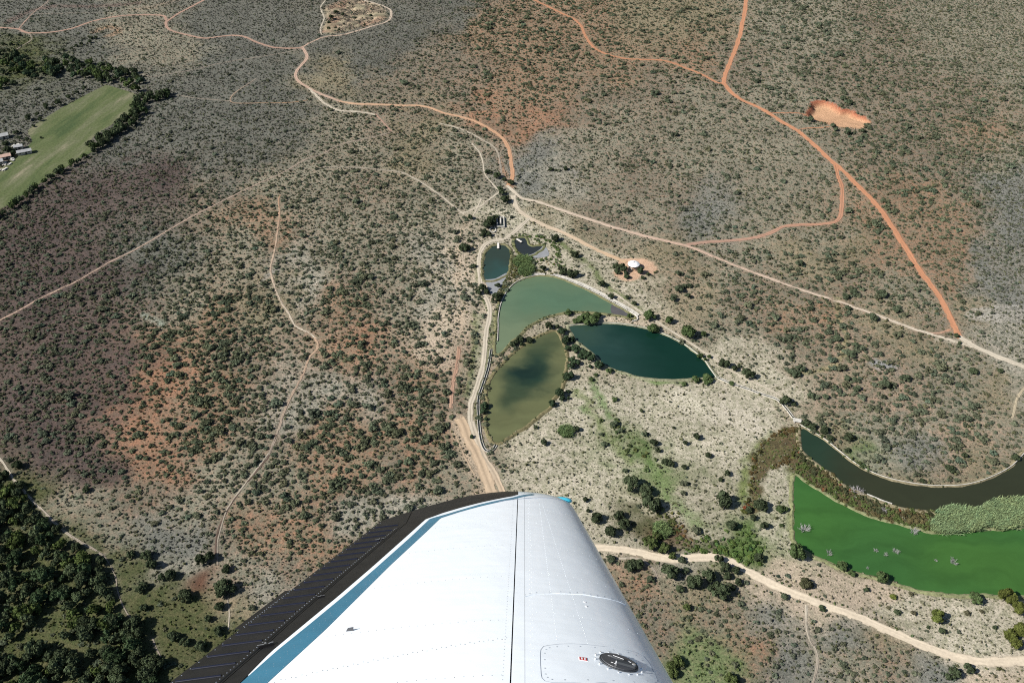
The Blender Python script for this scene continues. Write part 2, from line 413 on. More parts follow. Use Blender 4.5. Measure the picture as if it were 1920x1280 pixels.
# name, width m, colour (or pair: start, end), roughness of edge, line
ROADS = [
 ('dirt_road', 4.6, (RED, RED), [(1401,-30),(1399,0),(1396,25),(1392,44),(1386,72),(1377,97),(1366,124),(1359,144),(1357,158)]),
 ('dirt_road', 4.6, (RED, RED), [(1356,155),(1371,173),(1391,188),(1414,198),(1438,210),(1468,230),(1495,245),(1515,262),(1535,279),(1555,299),(1576,316),(1596,336),(1616,356),(1636,376),(1653,396),(1666,415),(1676,430),(1693,457),(1710,484),(1727,511),(1747,537),(1764,561),(1777,585),(1786,605),(1794,621),(1802,634)]),
 ('dirt_road', 4.4, (PALE, PALE), [(1798,630),(1828,650),(1858,663),(1885,674),(1925,690),(1990,715)]),
 ('dirt_track', 3.0, (RED, RED), [(980,-12),(1001,0),(1026,12),(1053,25),(1077,37),(1090,50),(1097,67),(1107,82),(1120,94),(1144,104),(1171,110),(1204,112),(1238,113),(1261,118),(1280,126),(1300,133),(1324,144),(1344,155),(1358,158)]),
 ('dirt_track', 3.4, (RED, REDP), [(1566,310),(1572,333),(1579,353),(1579,376),(1577,400),(1572,412),(1559,418),(1529,421),(1495,422),(1468,425),(1444,437),(1418,445),(1391,449),(1361,452),(1324,454),(1288,459)]),
 ('dirt_track', 2.0, (RED, RED), [(1444,212),(1470,212),(1495,212),(1515,217)]),
 ('dirt_track', 2.0, (RED, RED), [(1495,245),(1510,241),(1535,240),(1555,238)]),
 ('dirt_road', 3.2, (PALE, PINK), [(950,348),(966,362),(979,372),(1003,377),(1033,387),(1067,399),(1104,411),(1137,422),(1171,432),(1211,443),(1245,451),(1280,459)]),
 ('dirt_road', 2.8, (PINK, PALE), [(1278,458),(1304,467),(1340,482),(1374,496),(1408,509),(1435,519),(1468,531),(1502,543),(1535,554),(1569,564),(1602,576),(1636,588),(1670,600),(1703,613),(1740,625),(1774,635),(1801,643),(1824,650)]),
 ('dirt_track', 2.2, (PINK, RED), [(1738,624),(1764,624),(1784,616),(1790,608)]),
 ('dirt_road', 3.8, (PALE, (216,184,148)), [(962,366),(966,384),(976,397),(993,409),(1020,422),(1050,434),(1077,446),(1100,459),(1124,471),(1147,481),(1174,492)]),
 ('dirt_track', 3.3, (PALE, PALE), [(992,409),(979,422),(962,437),(946,448),(925,451),(909,459),(900,474),(898,498),(900,521),(904,545),(913,562),(918,579),(917,599),(912,619),(910,642),(908,669),(904,693),(897,716),(889,740),(882,760),(882,784),(884,805)]),
 ('dirt_track', 4.0, (PALE, (214,190,160)), [(884,790),(888,806),(895,826),(904,850),(912,865),(925,884),(936,906),(946,930)]),
 ('dirt_track', 6.4, ((218,192,160), (214,190,160)), [(862,784),(871,799),(880,824),(893,848),(903,872),(912,895),(925,928)]),
 ('dirt_track', 1.3, ((210,186,156), (210,186,156)), [(852,811),(865,842),(878,869),(890,890)]),
 ('dirt_track', 2.6, ((196,158,132), (196,160,136)), [(861,650),(855,693),(848,726),(846,765)]),
 ('dirt_track', 3.0, (REDP, REDP), [(-20,50),(0,52),(34,55),(52,62),(94,61),(134,54),(168,42),(202,34),(242,29),(299,29),(311,35),(312,49),(322,58),(356,67),(386,72),(430,67),(457,69),(480,79),(507,88),(534,91),(568,90)]),
 ('dirt_track', 3.0, (REDP, REDP), [(311,42),(336,25),(359,13),(383,0),(400,-10)]),
 ('dirt_track', 2.6, (PINK, PALE), [(564,91),(584,79),(611,69),(640,66),(667,59),(700,49),(727,40),(734,27),(729,17),(707,8),(680,0),(660,-10)]),
 ('dirt_track', 1.8, (PALE, PALE), [(614,-8),(611,0),(601,15),(608,34),(601,52),(603,66)]),
 ('dirt_track', 3.2, (PINK, PINK), [(566,88),(576,106),(568,119),(558,131),(554,144),(564,156),(584,168),(605,178),(640,191)]),
 ('dirt_road', 3.4, ((214,178,146), (208,160,124)), [(636,190),(667,195),(707,196),(754,198),(784,198),(808,203),(831,212),(858,218),(889,227),(915,240),(936,254),(949,269),(956,286),(959,309),(961,331),(952,350)]),
 ('dirt_track', 2.8, (PALE, PALE), [(580,166),(605,191),(625,203),(640,208),(674,210),(704,215)]),
 ('dirt_track', 1.8, (REDP, REDP), [(704,214),(721,232),(734,247)]),
 ('dirt_track', 1.8, (FAINT, PINK), [(736,248),(700,257),(640,271),(605,289),(578,297),(544,316),(524,327),(497,339),(464,354),(430,371),(396,388),(366,403),(322,428),(282,452),(242,474),(205,492),(171,512),(141,529),(104,546),(67,564),(34,583),(-10,605)]),
 ('dirt_track', 1.6, ((196,160,130), PALE), [(525,366),(522,376),(524,396),(521,430),(514,474),(507,504),(514,534),(524,561),(541,588),(554,611),(578,623),(593,635)]),
 ('dirt_track', 1.9, ((214,182,152), FAINT), [(590,632),(596,652),(580,670),(571,695),(561,716),(544,746),(531,776),(521,810),(504,853)]),
 ('dirt_track', 1.2, (BROWN, BROWN), [(560,718),(543,748),(530,776),(519,812),(504,854),(495,866),(469,897),(442,931),(422,964),(410,991),(405,1018),(404,1038)]),
 ('dirt_track', 1.0, (PALE, FAINT), [(505,848),(490,868),(465,900),(439,934),(424,958),(414,990),(408,1018),(408,1058)]),
 ('dirt_track', 1.8, (FAINT, PALE), [(598,314),(640,314),(677,315),(717,319),(751,323),(774,333),(801,349),(828,368),(848,385),(870,402)]),
 ('dirt_track', 2.2, (PALE, PALE), [(945,352),(932,363),(915,376),(899,388),(876,397),(862,400)]),
 ('dirt_track', 1.5, (PALE, PALE), [(885,269),(899,286),(905,302),(909,326),(922,343),(934,356)]),
 ('dirt_track', 2.0, (PALE, FAINT), [(825,232),(855,239),(882,250),(909,265),(929,279),(937,299),(940,330)]),
 ('dirt_track', 1.8, (PALE, PALE), [(903,372),(894,392),(889,402),(880,414)]),
 ('dirt_track', 1.6, (FAINT, FAINT), [(195,124),(235,128),(262,138),(286,144),(316,139),(363,131),(413,119),(460,111),(524,101),(562,93)]),
 ('dirt_track', 1.6, (FAINT, (190,150,112)), [(480,148),(460,161),(440,175),(432,186),(437,193),(464,194),(497,193),(537,193),(578,188)]),
 ('dirt_track', 1.4, (FAINT, FAINT), [(333,178),(363,184),(400,187),(432,190)]),
 ('dirt_track', 1.8, (FAINT, REDP), [(92,-6),(88,5),(64,23),(44,44),(35,55)]),
 ('dirt_track', 1.4, (FAINT, FAINT), [(67,27),(134,25),(218,25)]),
 ('dirt_track', 1.8, (FAINT, FAINT), [(52,62),(60,74),(34,91),(20,103)]),
 ('dirt_road', 4.8, (SAND, SAND), [(1085,1022),(1123,1027),(1159,1029),(1191,1034),(1221,1041),(1251,1047),(1290,1046),(1330,1044),(1361,1049),(1391,1065),(1424,1082),(1458,1099),(1488,1112),(1522,1125),(1549,1136),(1582,1147),(1616,1159),(1643,1172),(1670,1184),(1697,1196),(1727,1208),(1757,1220),(1791,1231),(1824,1238),(1868,1240),(1930,1238),(2000,1232)]),
 ('dirt_track', 1.6, (PALE, FAINT), [(1512,1134),(1512,1172),(1518,1199),(1529,1219),(1532,1246),(1522,1290)]),
 ('dirt_track', 1.6, (PALE, FAINT), [(1160,1046),(1200,1048),(1224,1066),(1232,1084)]),
 ('dirt_track', 1.6, (PALE, FAINT), [(-10,850),(0,860),(17,884),(27,900),(60,937),(84,961),(107,984),(134,1005),(168,1025),(195,1041)]),
 ('footpath', 0.8, (FAINT, FAINT), [(195,1041),(208,1062),(217,1082),(220,1105),(228,1129),(238,1149),(249,1161)]),
 ('footpath', 1.0, (FAINT, FAINT), [(286,1196),(292,1213),(302,1233)]),
 ('footpath', 0.9, (FAINT, PALE), [(427,1122),(430,1152),(428,1179)]),
 ('dirt_track', 1.8, ((205,190,160), (205,190,160)), [(1935,722),(1920,729),(1908,746),(1903,763),(1898,783)]),
 ('dirt_track', 2.2, (PALE, PALE), [(1150,548),(1195,580),(1240,608),(1290,640),(1335,670),(1372,695),(1405,712),(1440,729),(1466,743)]),
 ('footpath', 1.0, (PALE, PALE), [(933,430),(930,441),(932,450)]),
]
ROADS_W = [(n, w * (.80 if w > 2.5 else .66), c, smooth(poly(p), 4)) for n, w, c, p in ROADS]

# ------------------------------------------------------------------ zones of soil and plant cover
# soil, cover, cover fraction
Z = {
 'R': ((180,136,108), (140,129,106), .53), 'Rb': ((184,134,104), (152,126,102), .52), 'Rm': ((164,134,112), (134,128,110), .56),
 'P': ((110,93,87), (86,79,74), .5), 'G': ((178,156,134), (144,142,122), .56), 'Gp': ((190,182,164), (142,142,126), .5),
 'D': ((132,126,115), (112,113,103), .58), 'B': ((166,162,152), (130,131,122), .60), 'S': ((216,206,184), (162,160,132), .47),
 'Sp': ((208,190,166), (166,158,132), .40), 'O': ((162,146,118), (136,131,106), .5), 'W': ((102,102,68), (76,86,50), .5),
 'Wl': ((150,152,112), (112,130,84), .55), 'Wb': ((98,122,62), (78,112,48), .5), 'K': ((190,160,136), (138,132,112), .52),
 'M': ((110,74,58), (96,70,60), .4),
}
# px, py, zone, shrub density, shrub size m, tuft density
CTRL = [
 (50,20,'D',.3,2.4,.5),(150,40,'D',.3,2.4,.5),(250,60,'G',.3,2.4,.5),(400,40,'D',.3,2.2,.6),(500,50,'D',.35,2.2,.6),(600,100,'D',.3,2.2,.6),(700,100,'D',.3,2.2,.7),(760,60,'D',.3,2.2,.7),(850,20,'D',.35,2.6,.7),
 (900,60,'R',.75,4,.4),(1000,80,'R',.7,4.2,.4),(1100,30,'R',.55,4,.4),(1200,30,'O',.3,3.8,.5),(1300,30,'O',.4,4,.5),(1300,100,'R',.5,4,.3),(1450,40,'G',.55,4,.5),(1550,60,'G',.6,4,.5),(1650,60,'Rm',.6,3.4,.5),(1750,40,'G',.75,2.8,.7),(1850,60,'G',.8,2.6,.7),(1900,150,'G',.7,3,.7),
 (50,120,'W',.5,3,.5),(150,100,'D',.35,2.6,.5),(330,100,'G',.3,2.4,.6),(400,130,'D',.35,2.4,.6),(450,100,'D',.3,2.2,.6),(350,150,'D',.35,2.2,.7),(500,160,'D',.4,2.6,.6),(620,140,'O',.25,2.2,.6),(680,120,'D',.3,2.2,.7),(750,150,'Rm',.45,3.4,.5),(850,170,'Rm',.5,3.6,.4),(900,205,'Rb',.4,3,.35),(960,190,'R',.4,3,.4),(1000,150,'R',.5,3.8,.4),(1000,230,'Rb',.35,2.6,.4),(1100,200,'Rm',.42,3.4,.4),(1150,120,'R',.5,3.8,.4),(1250,180,'Rm',.4,3.6,.5),(1300,200,'G',.38,3.2,.6),(1400,130,'Rm',.42,3.6,.4),(1450,160,'G',.55,4,.5),(1600,130,'Rm',.5,3.8,.5),(1700,200,'Rm',.6,4,.5),(1800,200,'Rm',.65,3.4,.5),(1850,250,'R',.5,3.4,.4),(1650,280,'Rm',.55,3.8,.4),(1750,300,'Rm',.6,3.6,.5),(1900,300,'G',.65,3.2,.6),
 (20,200,'D',.5,2.6,.7),(100,190,'D',.5,2.4,.7),(250,280,'D',.5,2.4,.7),(350,220,'D',.5,2.4,.7),(450,220,'D',.45,2.4,.7),(550,230,'D',.45,2.4,.7),(650,220,'G',.5,2.8,.6),(700,230,'Rm',.5,2.8,.5),(800,230,'O',.5,3.2,.4),(860,260,'G',.55,3,.5),(450,300,'D',.55,2.6,.6),(300,340,'P',.55,2.6,.5),(200,360,'P',.55,2.6,.5),(100,420,'P',.6,2.8,.5),(50,480,'P',.6,2.8,.5),(500,370,'G',.55,2.8,.5),(470,405,'R',.4,2.8,.4),(500,425,'R',.42,2.8,.4),(570,350,'G',.6,2.8,.6),(700,290,'G',.6,2.8,.6),(760,290,'O',.6,2.8,.6),(850,320,'G',.6,2.8,.6),(700,370,'Rm',.62,2.8,.5),(800,390,'G',.6,2.8,.5),(650,420,'G',.65,2.8,.5),
 (1000,300,'B',.3,1.8,.9),(1050,330,'Gp',.2,2.4,.6),(1000,340,'B',.25,1.8,.9),(1100,300,'G',.4,2.6,.6),(1150,260,'G',.4,2.8,.6),(1200,320,'Rm',.45,3,.4),(1300,300,'G',.42,2.8,.6),(1400,250,'G',.4,2.6,.7),(1500,300,'G',.35,2.6,.7),(1450,380,'G',.38,2.6,.7),(1300,400,'B',.42,2.4,.7),(1100,370,'Gp',.2,2.2,.6),(1150,400,'Rm',.4,2.8,.5),(1200,400,'G',.3,2.4,.7),(1250,380,'Rm',.35,2.8,.5),(1620,390,'R',.42,3.6,.4),(1700,350,'R',.5,3.6,.4),(1760,400,'R',.45,3.2,.4),(1800,360,'Rm',.6,3.2,.5),(1900,400,'B',.7,2,.9),(1880,350,'B',.65,2.4,.8),
 (100,560,'P',.6,3,.4),(200,500,'P',.6,3,.4),(300,490,'D',.65,2.8,.5),(150,650,'P',.6,3,.4),(50,750,'P',.6,3,.4),(100,800,'P',.6,3,.4),(200,750,'P',.55,3,.4),(250,700,'P',.55,2.8,.4),(350,560,'G',.75,3,.5),(400,600,'R',.65,3.4,.35),(330,650,'R',.7,3.6,.35),(305,720,'Rb',.55,3.4,.3),(272,800,'Rb',.42,3.2,.3),(258,850,'Rb',.45,3.2,.35),(400,720,'R',.72,3.6,.35),(450,660,'Rm',.7,3.6,.35),(500,560,'O',.55,3,.5),(450,480,'G',.6,2.8,.5),(550,480,'Gp',.5,2.8,.5),(580,540,'Gp',.5,2.8,.5),(650,560,'R',.55,3.2,.4),(680,520,'Rm',.55,3.2,.4),(620,490,'G',.6,3,.5),(700,470,'G',.6,3,.5),(740,520,'G',.6,3.2,.4),(800,470,'Gp',.5,3,.5),(820,560,'Gp',.55,3,.5),(850,500,'Sp',.5,2.6,.5),(780,600,'G',.6,3.4,.4),(700,640,'Rb',.5,3.4,.35),(650,660,'R',.55,3.4,.35),(750,700,'Rm',.6,3.4,.4),(700,740,'Gp',.5,3.2,.5),(820,640,'Sp',.45,3.2,.5),(845,590,'Sp',.5,2.8,.5),(800,700,'R',.6,3.6,.35),(830,740,'Rm',.6,3.4,.4),(600,720,'Gp',.5,3,.5),(560,780,'Gp',.55,3,.5),(620,800,'R',.6,3.6,.35),(680,820,'R',.72,3.8,.35),(760,800,'R',.72,3.8,.35),(800,850,'R',.7,3.8,.35),(740,880,'Rm',.72,3.6,.4),(840,880,'G',.55,3.4,.5),(650,880,'R',.68,3.6,.35),(600,900,'R',.6,3.4,.35),(550,900,'G',.68,3.4,.5),(500,920,'G',.66,3.4,.5),(450,860,'G',.68,3.4,.5),(400,820,'R',.7,3.6,.35),(400,900,'G',.7,3.2,.5),(350,950,'G',.6,2.8,.6),(300,890,'Rb',.55,2.8,.4),(250,920,'Rm',.5,2.6,.5),(200,880,'P',.5,2.6,.5),(150,860,'P',.55,2.8,.5),(100,850,'P',.55,2.8,.5),(150,940,'G',.4,2,.7),(220,980,'G',.4,2,.8),(280,1000,'B',.55,1.9,.9),(350,1010,'B',.6,1.9,.9),(480,1000,'R',.58,2.4,.6),(560,980,'R',.5,2.6,.5),(520,1060,'Rm',.6,1.9,.8),(440,1080,'G',.55,1.9,.8),(600,1010,'R',.5,2.2,.6),(680,950,'Gp',.55,3,.5),(760,940,'Gp',.5,3.2,.5),(480,1110,'Gp',.5,1.8,.9),(430,1150,'O',.2,1.8,.5),
 (30,950,'W',.45,2.6,.5),(100,1050,'W',.45,2.6,.5),(150,1150,'W',.45,2.6,.5),(50,1200,'W',.45,2.6,.5),(250,1250,'W',.4,2.4,.5),(200,1010,'W',.1,1.8,.5),(240,1050,'W',.15,1.8,.5),(260,1120,'W',.12,1.6,.5),(350,1140,'W',.12,1.6,.5),(320,1180,'W',.12,1.6,.5),(400,1200,'W',.25,2,.5),(300,1100,'W',.25,2,.5),(330,1055,'Gp',.3,2,.6),(383,1106,'M',.0,1,.1),
 (960,400,'S',.2,2,.6),(1000,430,'S',.15,2,.6),(1020,395,'O',.15,1.8,.7),(1100,430,'O',.18,2,.7),(1060,450,'S',.12,2,.6),(1100,500,'S',.1,1.8,.7),(1130,560,'S',.08,1.8,.6),(1200,560,'S',.1,1.8,.7),(1180,590,'Sp',.08,1.8,.5),(1240,560,'O',.15,1.8,.7),(1230,470,'O',.15,2,.7),(1270,500,'O',.2,2.6,.5),(1265,525,'K',.3,3,.4),(1350,520,'G',.5,3.2,.4),(1400,560,'Rm',.55,3.4,.4),(1300,560,'O',.35,3,.5),(1330,610,'G',.4,2.8,.5),(1400,620,'G',.5,3.2,.5),(1450,600,'R',.5,3.6,.4),(1500,560,'Rm',.45,3.6,.4),(1350,650,'S',.1,1.8,.6),(1420,670,'S',.15,2,.6),(1450,705,'S',.15,2,.6),(1480,650,'Rm',.55,3.6,.4),(1440,480,'G',.5,3.4,.4),(1500,470,'O',.38,3.2,.4),(1560,500,'O',.4,3.4,.4),(1600,520,'Rm',.45,3.6,.4),(1650,470,'R',.35,3.2,.4),(1700,545,'G',.5,3.6,.4),(1600,460,'O',.38,3.2,.5),(1550,440,'G',.4,3,.6),(1550,600,'R',.45,3.8,.4),(1600,640,'K',.35,3.6,.4),(1650,620,'O',.3,3.2,.5),(1700,650,'O',.4,3.2,.5),(1760,590,'Rm',.5,3.4,.4),(1720,480,'R',.3,3,.4),(1790,450,'R',.4,3,.4),(1780,530,'R',.4,3,.4),(1850,500,'B',.65,2.2,.8),(1900,550,'B',.7,2,.9),(1860,587,'Gp',.15,1.8,.8),(1900,620,'Gp',.4,2,.9),(1820,575,'O',.2,2,.6),(1750,700,'G',.6,3.6,.5),(1800,690,'G',.55,3.4,.5),(1860,720,'O',.2,2.4,.6),(1900,700,'Gp',.2,2,.6),(1900,810,'G',.5,3,.5),(1780,760,'G',.62,3.8,.5),(1700,750,'K',.45,3.8,.4),(1620,740,'K',.42,3.8,.4),(1560,760,'K',.4,3.4,.4),(1640,800,'G',.6,3.6,.5),(1700,840,'B',.7,2.4,.8),(1640,850,'Gp',.45,2.4,.6),(1800,820,'K',.5,3.6,.5),(1785,850,'K',.4,3.4,.4),(1820,885,'O',.3,2.4,.5),(1730,890,'O',.3,2.4,.6),(1600,860,'Wl',.25,2.4,.5),(1560,830,'O',.4,3,.5),
 (1090,740,'S',.03,1.4,.7),(1120,780,'S',.04,1.4,.7),(1200,780,'S',.03,1.4,.7),(1300,760,'S',.03,1.4,.6),(1400,760,'S',.03,1.4,.6),(1350,850,'S',.03,1.4,.7),(1260,840,'S',.04,1.4,.7),(1000,850,'S',.04,1.6,.8),(1050,900,'S',.06,1.6,.8),(1140,890,'S',.05,1.4,.8),(1170,840,'Wl',.14,1.6,.6),(1190,850,'Wb',.14,1.6,.6),(1242,900,'Wl',.06,1.4,.4),(1300,960,'S',.05,1.4,.7),(1380,870,'S',.03,1.4,.7),(1330,1000,'S',.06,1.4,.7),(1100,960,'S',.05,1.6,.8),(1170,1010,'S',.06,1.6,.8),(1450,910,'S',.02,1.4,.8),(1460,1000,'S',.03,1.4,.8),(1470,1080,'Sp',.03,1.2,.5),(1600,1105,'Sp',.03,1.2,.6),(1700,1150,'S',.05,1.6,.8),(1800,1180,'S',.06,1.4,.9),(1850,1210,'S',.1,1.6,.9),(1650,1110,'Sp',.04,1.4,.7),(1255,985,'W',.2,2.2,.5),(1280,1000,'M',.1,1.6,.6),(1310,1025,'W',.3,2,.6),(1350,1030,'W',.4,2,.6),(1400,1000,'Wb',.3,2,.6),(1405,1040,'Wb',.3,2,.6),(1290,1062,'Gp',.15,2,.6),
 (1180,1090,'R',.55,1.9,.8),(1200,1150,'Rm',.6,1.9,.8),(1240,1200,'Rm',.55,1.9,.8),(1300,1150,'O',.5,2.2,.7),(1350,1180,'Rm',.55,2.2,.6),(1450,1160,'B',.6,2,.9),(1420,1220,'R',.5,2.2,.6),(1350,1250,'Wl',.3,2.2,.6),(1310,1220,'Wl',.4,2.4,.6),(1480,1240,'B',.6,2,.9),(1600,1190,'B',.6,2,.9),(1560,1240,'G',.6,2,.8),(1650,1245,'Rm',.55,2,.8),(1750,1275,'B',.5,2,.8),(1440,1115,'Sp',.12,1.8,.6),(1520,1133,'Sp',.2,1.8,.5),(1860,1275,'Sp',.3,2,.6),(1660,1215,'O',.4,1.8,.7),
]
# painted strips of grass, sand washes: line, width m, soil colour, cover colour
STROKES = [
 ([(1046,452),(1070,470),(1085,482),(1110,500),(1130,528),(1165,556),(1190,572),(1200,580)], 2.6, (108,124,66), (90,112,56)),
 ([(905,560),(922,590),(920,640),(912,690),(900,740),(890,780),(896,820),(905,850)], 2.2, (112,124,76), (92,108,60)),
 ([(900,470),(893,500),(897,540),(906,560)], 1.8, (128,130,92), (110,116,76)),
 ([(893,590),(892,640),(886,690),(874,740)], 2.6, (120,136,84), (104,120,72)),
 ([(900,590),(902,640),(895,690),(880,745)], 2.6, (196,188,164), (150,150,120)),
 ([(1110,710),(1120,735),(1132,760),(1146,782)], 2.6, (126,150,96), (112,138,84)),
 ([(1095,765),(1110,775)], 3.0, (130,150,100), (116,140,88)),
 ([(1180,700),(1230,715),(1280,717)], 2.6, (134,158,96), (112,140,78)),
 ([(1075,735),(1100,750),(1125,800),(1150,830),(1185,870)], 3.0, (150,156,112), (110,128,76)),
 ([(1250,865),(1232,885),(1243,910),(1255,935),(1285,962),(1305,985)], 4.2, (132,150,100), (118,138,86)),
 ([(1440,812),(1420,838),(1400,865),(1396,900),(1392,940)], 3.4, (126,140,74), (104,122,58)),
 ([(1480,880),(1487,920),(1483,960),(1486,1010)], 2.4, (150,156,112), (128,140,92)),
 ([(1490,1012),(1520,1038),(1580,1070),(1660,1090),(1740,1112),(1830,1120)], 1.8, (140,138,108), (112,118,84)),
 ([(1515,810),(1560,845),(1620,885),(1700,915),(1780,920),(1850,905),(1890,885)], 3.0, (150,140,104), (118,118,80)),
 ([(880,405),(868,430),(862,450),(858,480),(863,500),(855,520),(863,545),(866,570),(862,600),(868,630)], 2.6, (214,192,164), (186,170,146)),
 ([(862,450),(845,470),(825,480),(815,500)], 1.4, (206,190,166), (180,168,146)),
 ([(855,520),(840,540),(832,565),(830,600)], 1.6, (206,190,166), (180,168,146)),
 ([(866,570),(850,590),(835,610),(842,630)], 1.4, (206,190,166), (180,168,146)),
 ([(870,400),(880,420),(878,440)], 1.6, (212,194,168), (190,176,150)),
 ([(850,780),(870,830),(890,880),(905,930)], 5.0, (212,188,160), (190,172,148)),
 ([(960,350),(952,338),(944,320),(936,296)], 2.2, (206,160,124), (180,140,110)),
 ([(1820,640),(1790,640),(1760,636)], 3.0, (212,202,180), (196,186,164)),
 ([(1645,683),(1668,686)], 5.0, (176,178,178), (168,170,170)),
 ([(1822,580),(1870,576),(1925,572)], 0.9, (206,200,190), (206,200,190)),
 ([(1822,592),(1870,590),(1930,587)], 8.0, (204,198,186), (180,174,160)),
 ([(1845,640),(1880,660),(1925,676)], 1.6, (206,196,178), (190,180,160)),
 ([(1570,560),(1572,590),(1585,630),(1580,665),(1555,690),(1500,700)], 2.0, (196,180,140), (150,146,104)),
 ([(1045,312),(1070,318),(1085,330)], 4.0, (200,194,180), (150,148,138)),
 ([(180,60),(205,50),(225,58),(205,68)], 5.0, (196,156,124), (170,140,112)),
 ([(15,42),(60,20),(110,12),(180,12),(260,6)], 6.0, (150,122,106), (120,104,96)),
 ([(250,18),(290,12),(330,0)], 6.0, (180,160,134), (150,136,118)),
 ([(690,195),(740,200),(770,210),(800,215)], 3.0, (200,178,148), (150,130,104)),
 ([(520,505),(500,520),(490,535)], 2.4, (190,184,172), (150,146,136)),
 ([(270,590),(290,600),(305,610)], 3.0, (180,190,172), (140,150,132)),
 ([(1110,920),(1180,930),(1220,960)], 3.0, (214,206,180), (186,178,150)),
 ([(1345,770),(1400,790),(1420,810)], 8.0, (232,222,202), (210,200,176)),
 ([(1270,740),(1300,760),(1340,775)], 7.0, (230,222,200), (206,198,172)),
]
STROKES_W = [(smooth(poly(p), 3), w, s, c) for p, w, s, c in STROKES]

cx = np.array([c[0] for c in CTRL], float); cy = np.array([c[1] for c in CTRL], float)
cs = np.array([lin(Z[c[2]][0]) for c in CTRL]); cc = np.array([lin(Z[c[2]][1]) for c in CTRL])
cf = np.array([[Z[c[2]][2], c[3], c[4], c[5]] for c in CTRL], float)
CALL = np.concatenate([cs, cc, cf], 1)


def zones(x, y):
    """soil rgb, cover rgb, cover fraction, shrub density, shrub size, tuft density at ground points"""
    px, py, _ = pix(np.stack([x, np.maximum(y, 60), np.zeros_like(x)], -1))
    w1 = fbm(x / 22, y / 22, 3) - .5; w2 = fbm(x / 22, y / 22, 9) - .5
    w3 = fbm(x / 7, y / 7, 13, 3) - .5; w4 = fbm(x / 7, y / 7, 19, 3) - .5
    px = np.clip(px, -60, 1980) + w1 * 110 + w3 * 60; py = np.clip(py, -60, 1330) + w2 * 85 + w4 * 40
    out = np.zeros((len(x), CALL.shape[1]))
    for i in range(0, len(x), 20000):
        d2 = (px[i:i + 20000, None] - cx) ** 2 + (1.25 * (py[i:i + 20000, None] - cy)) ** 2
        w = 1.0 / (d2 + 600.0) ** 1.75
        out[i:i + 20000] = (w @ CALL) / w.sum(1)[:, None]
    return out


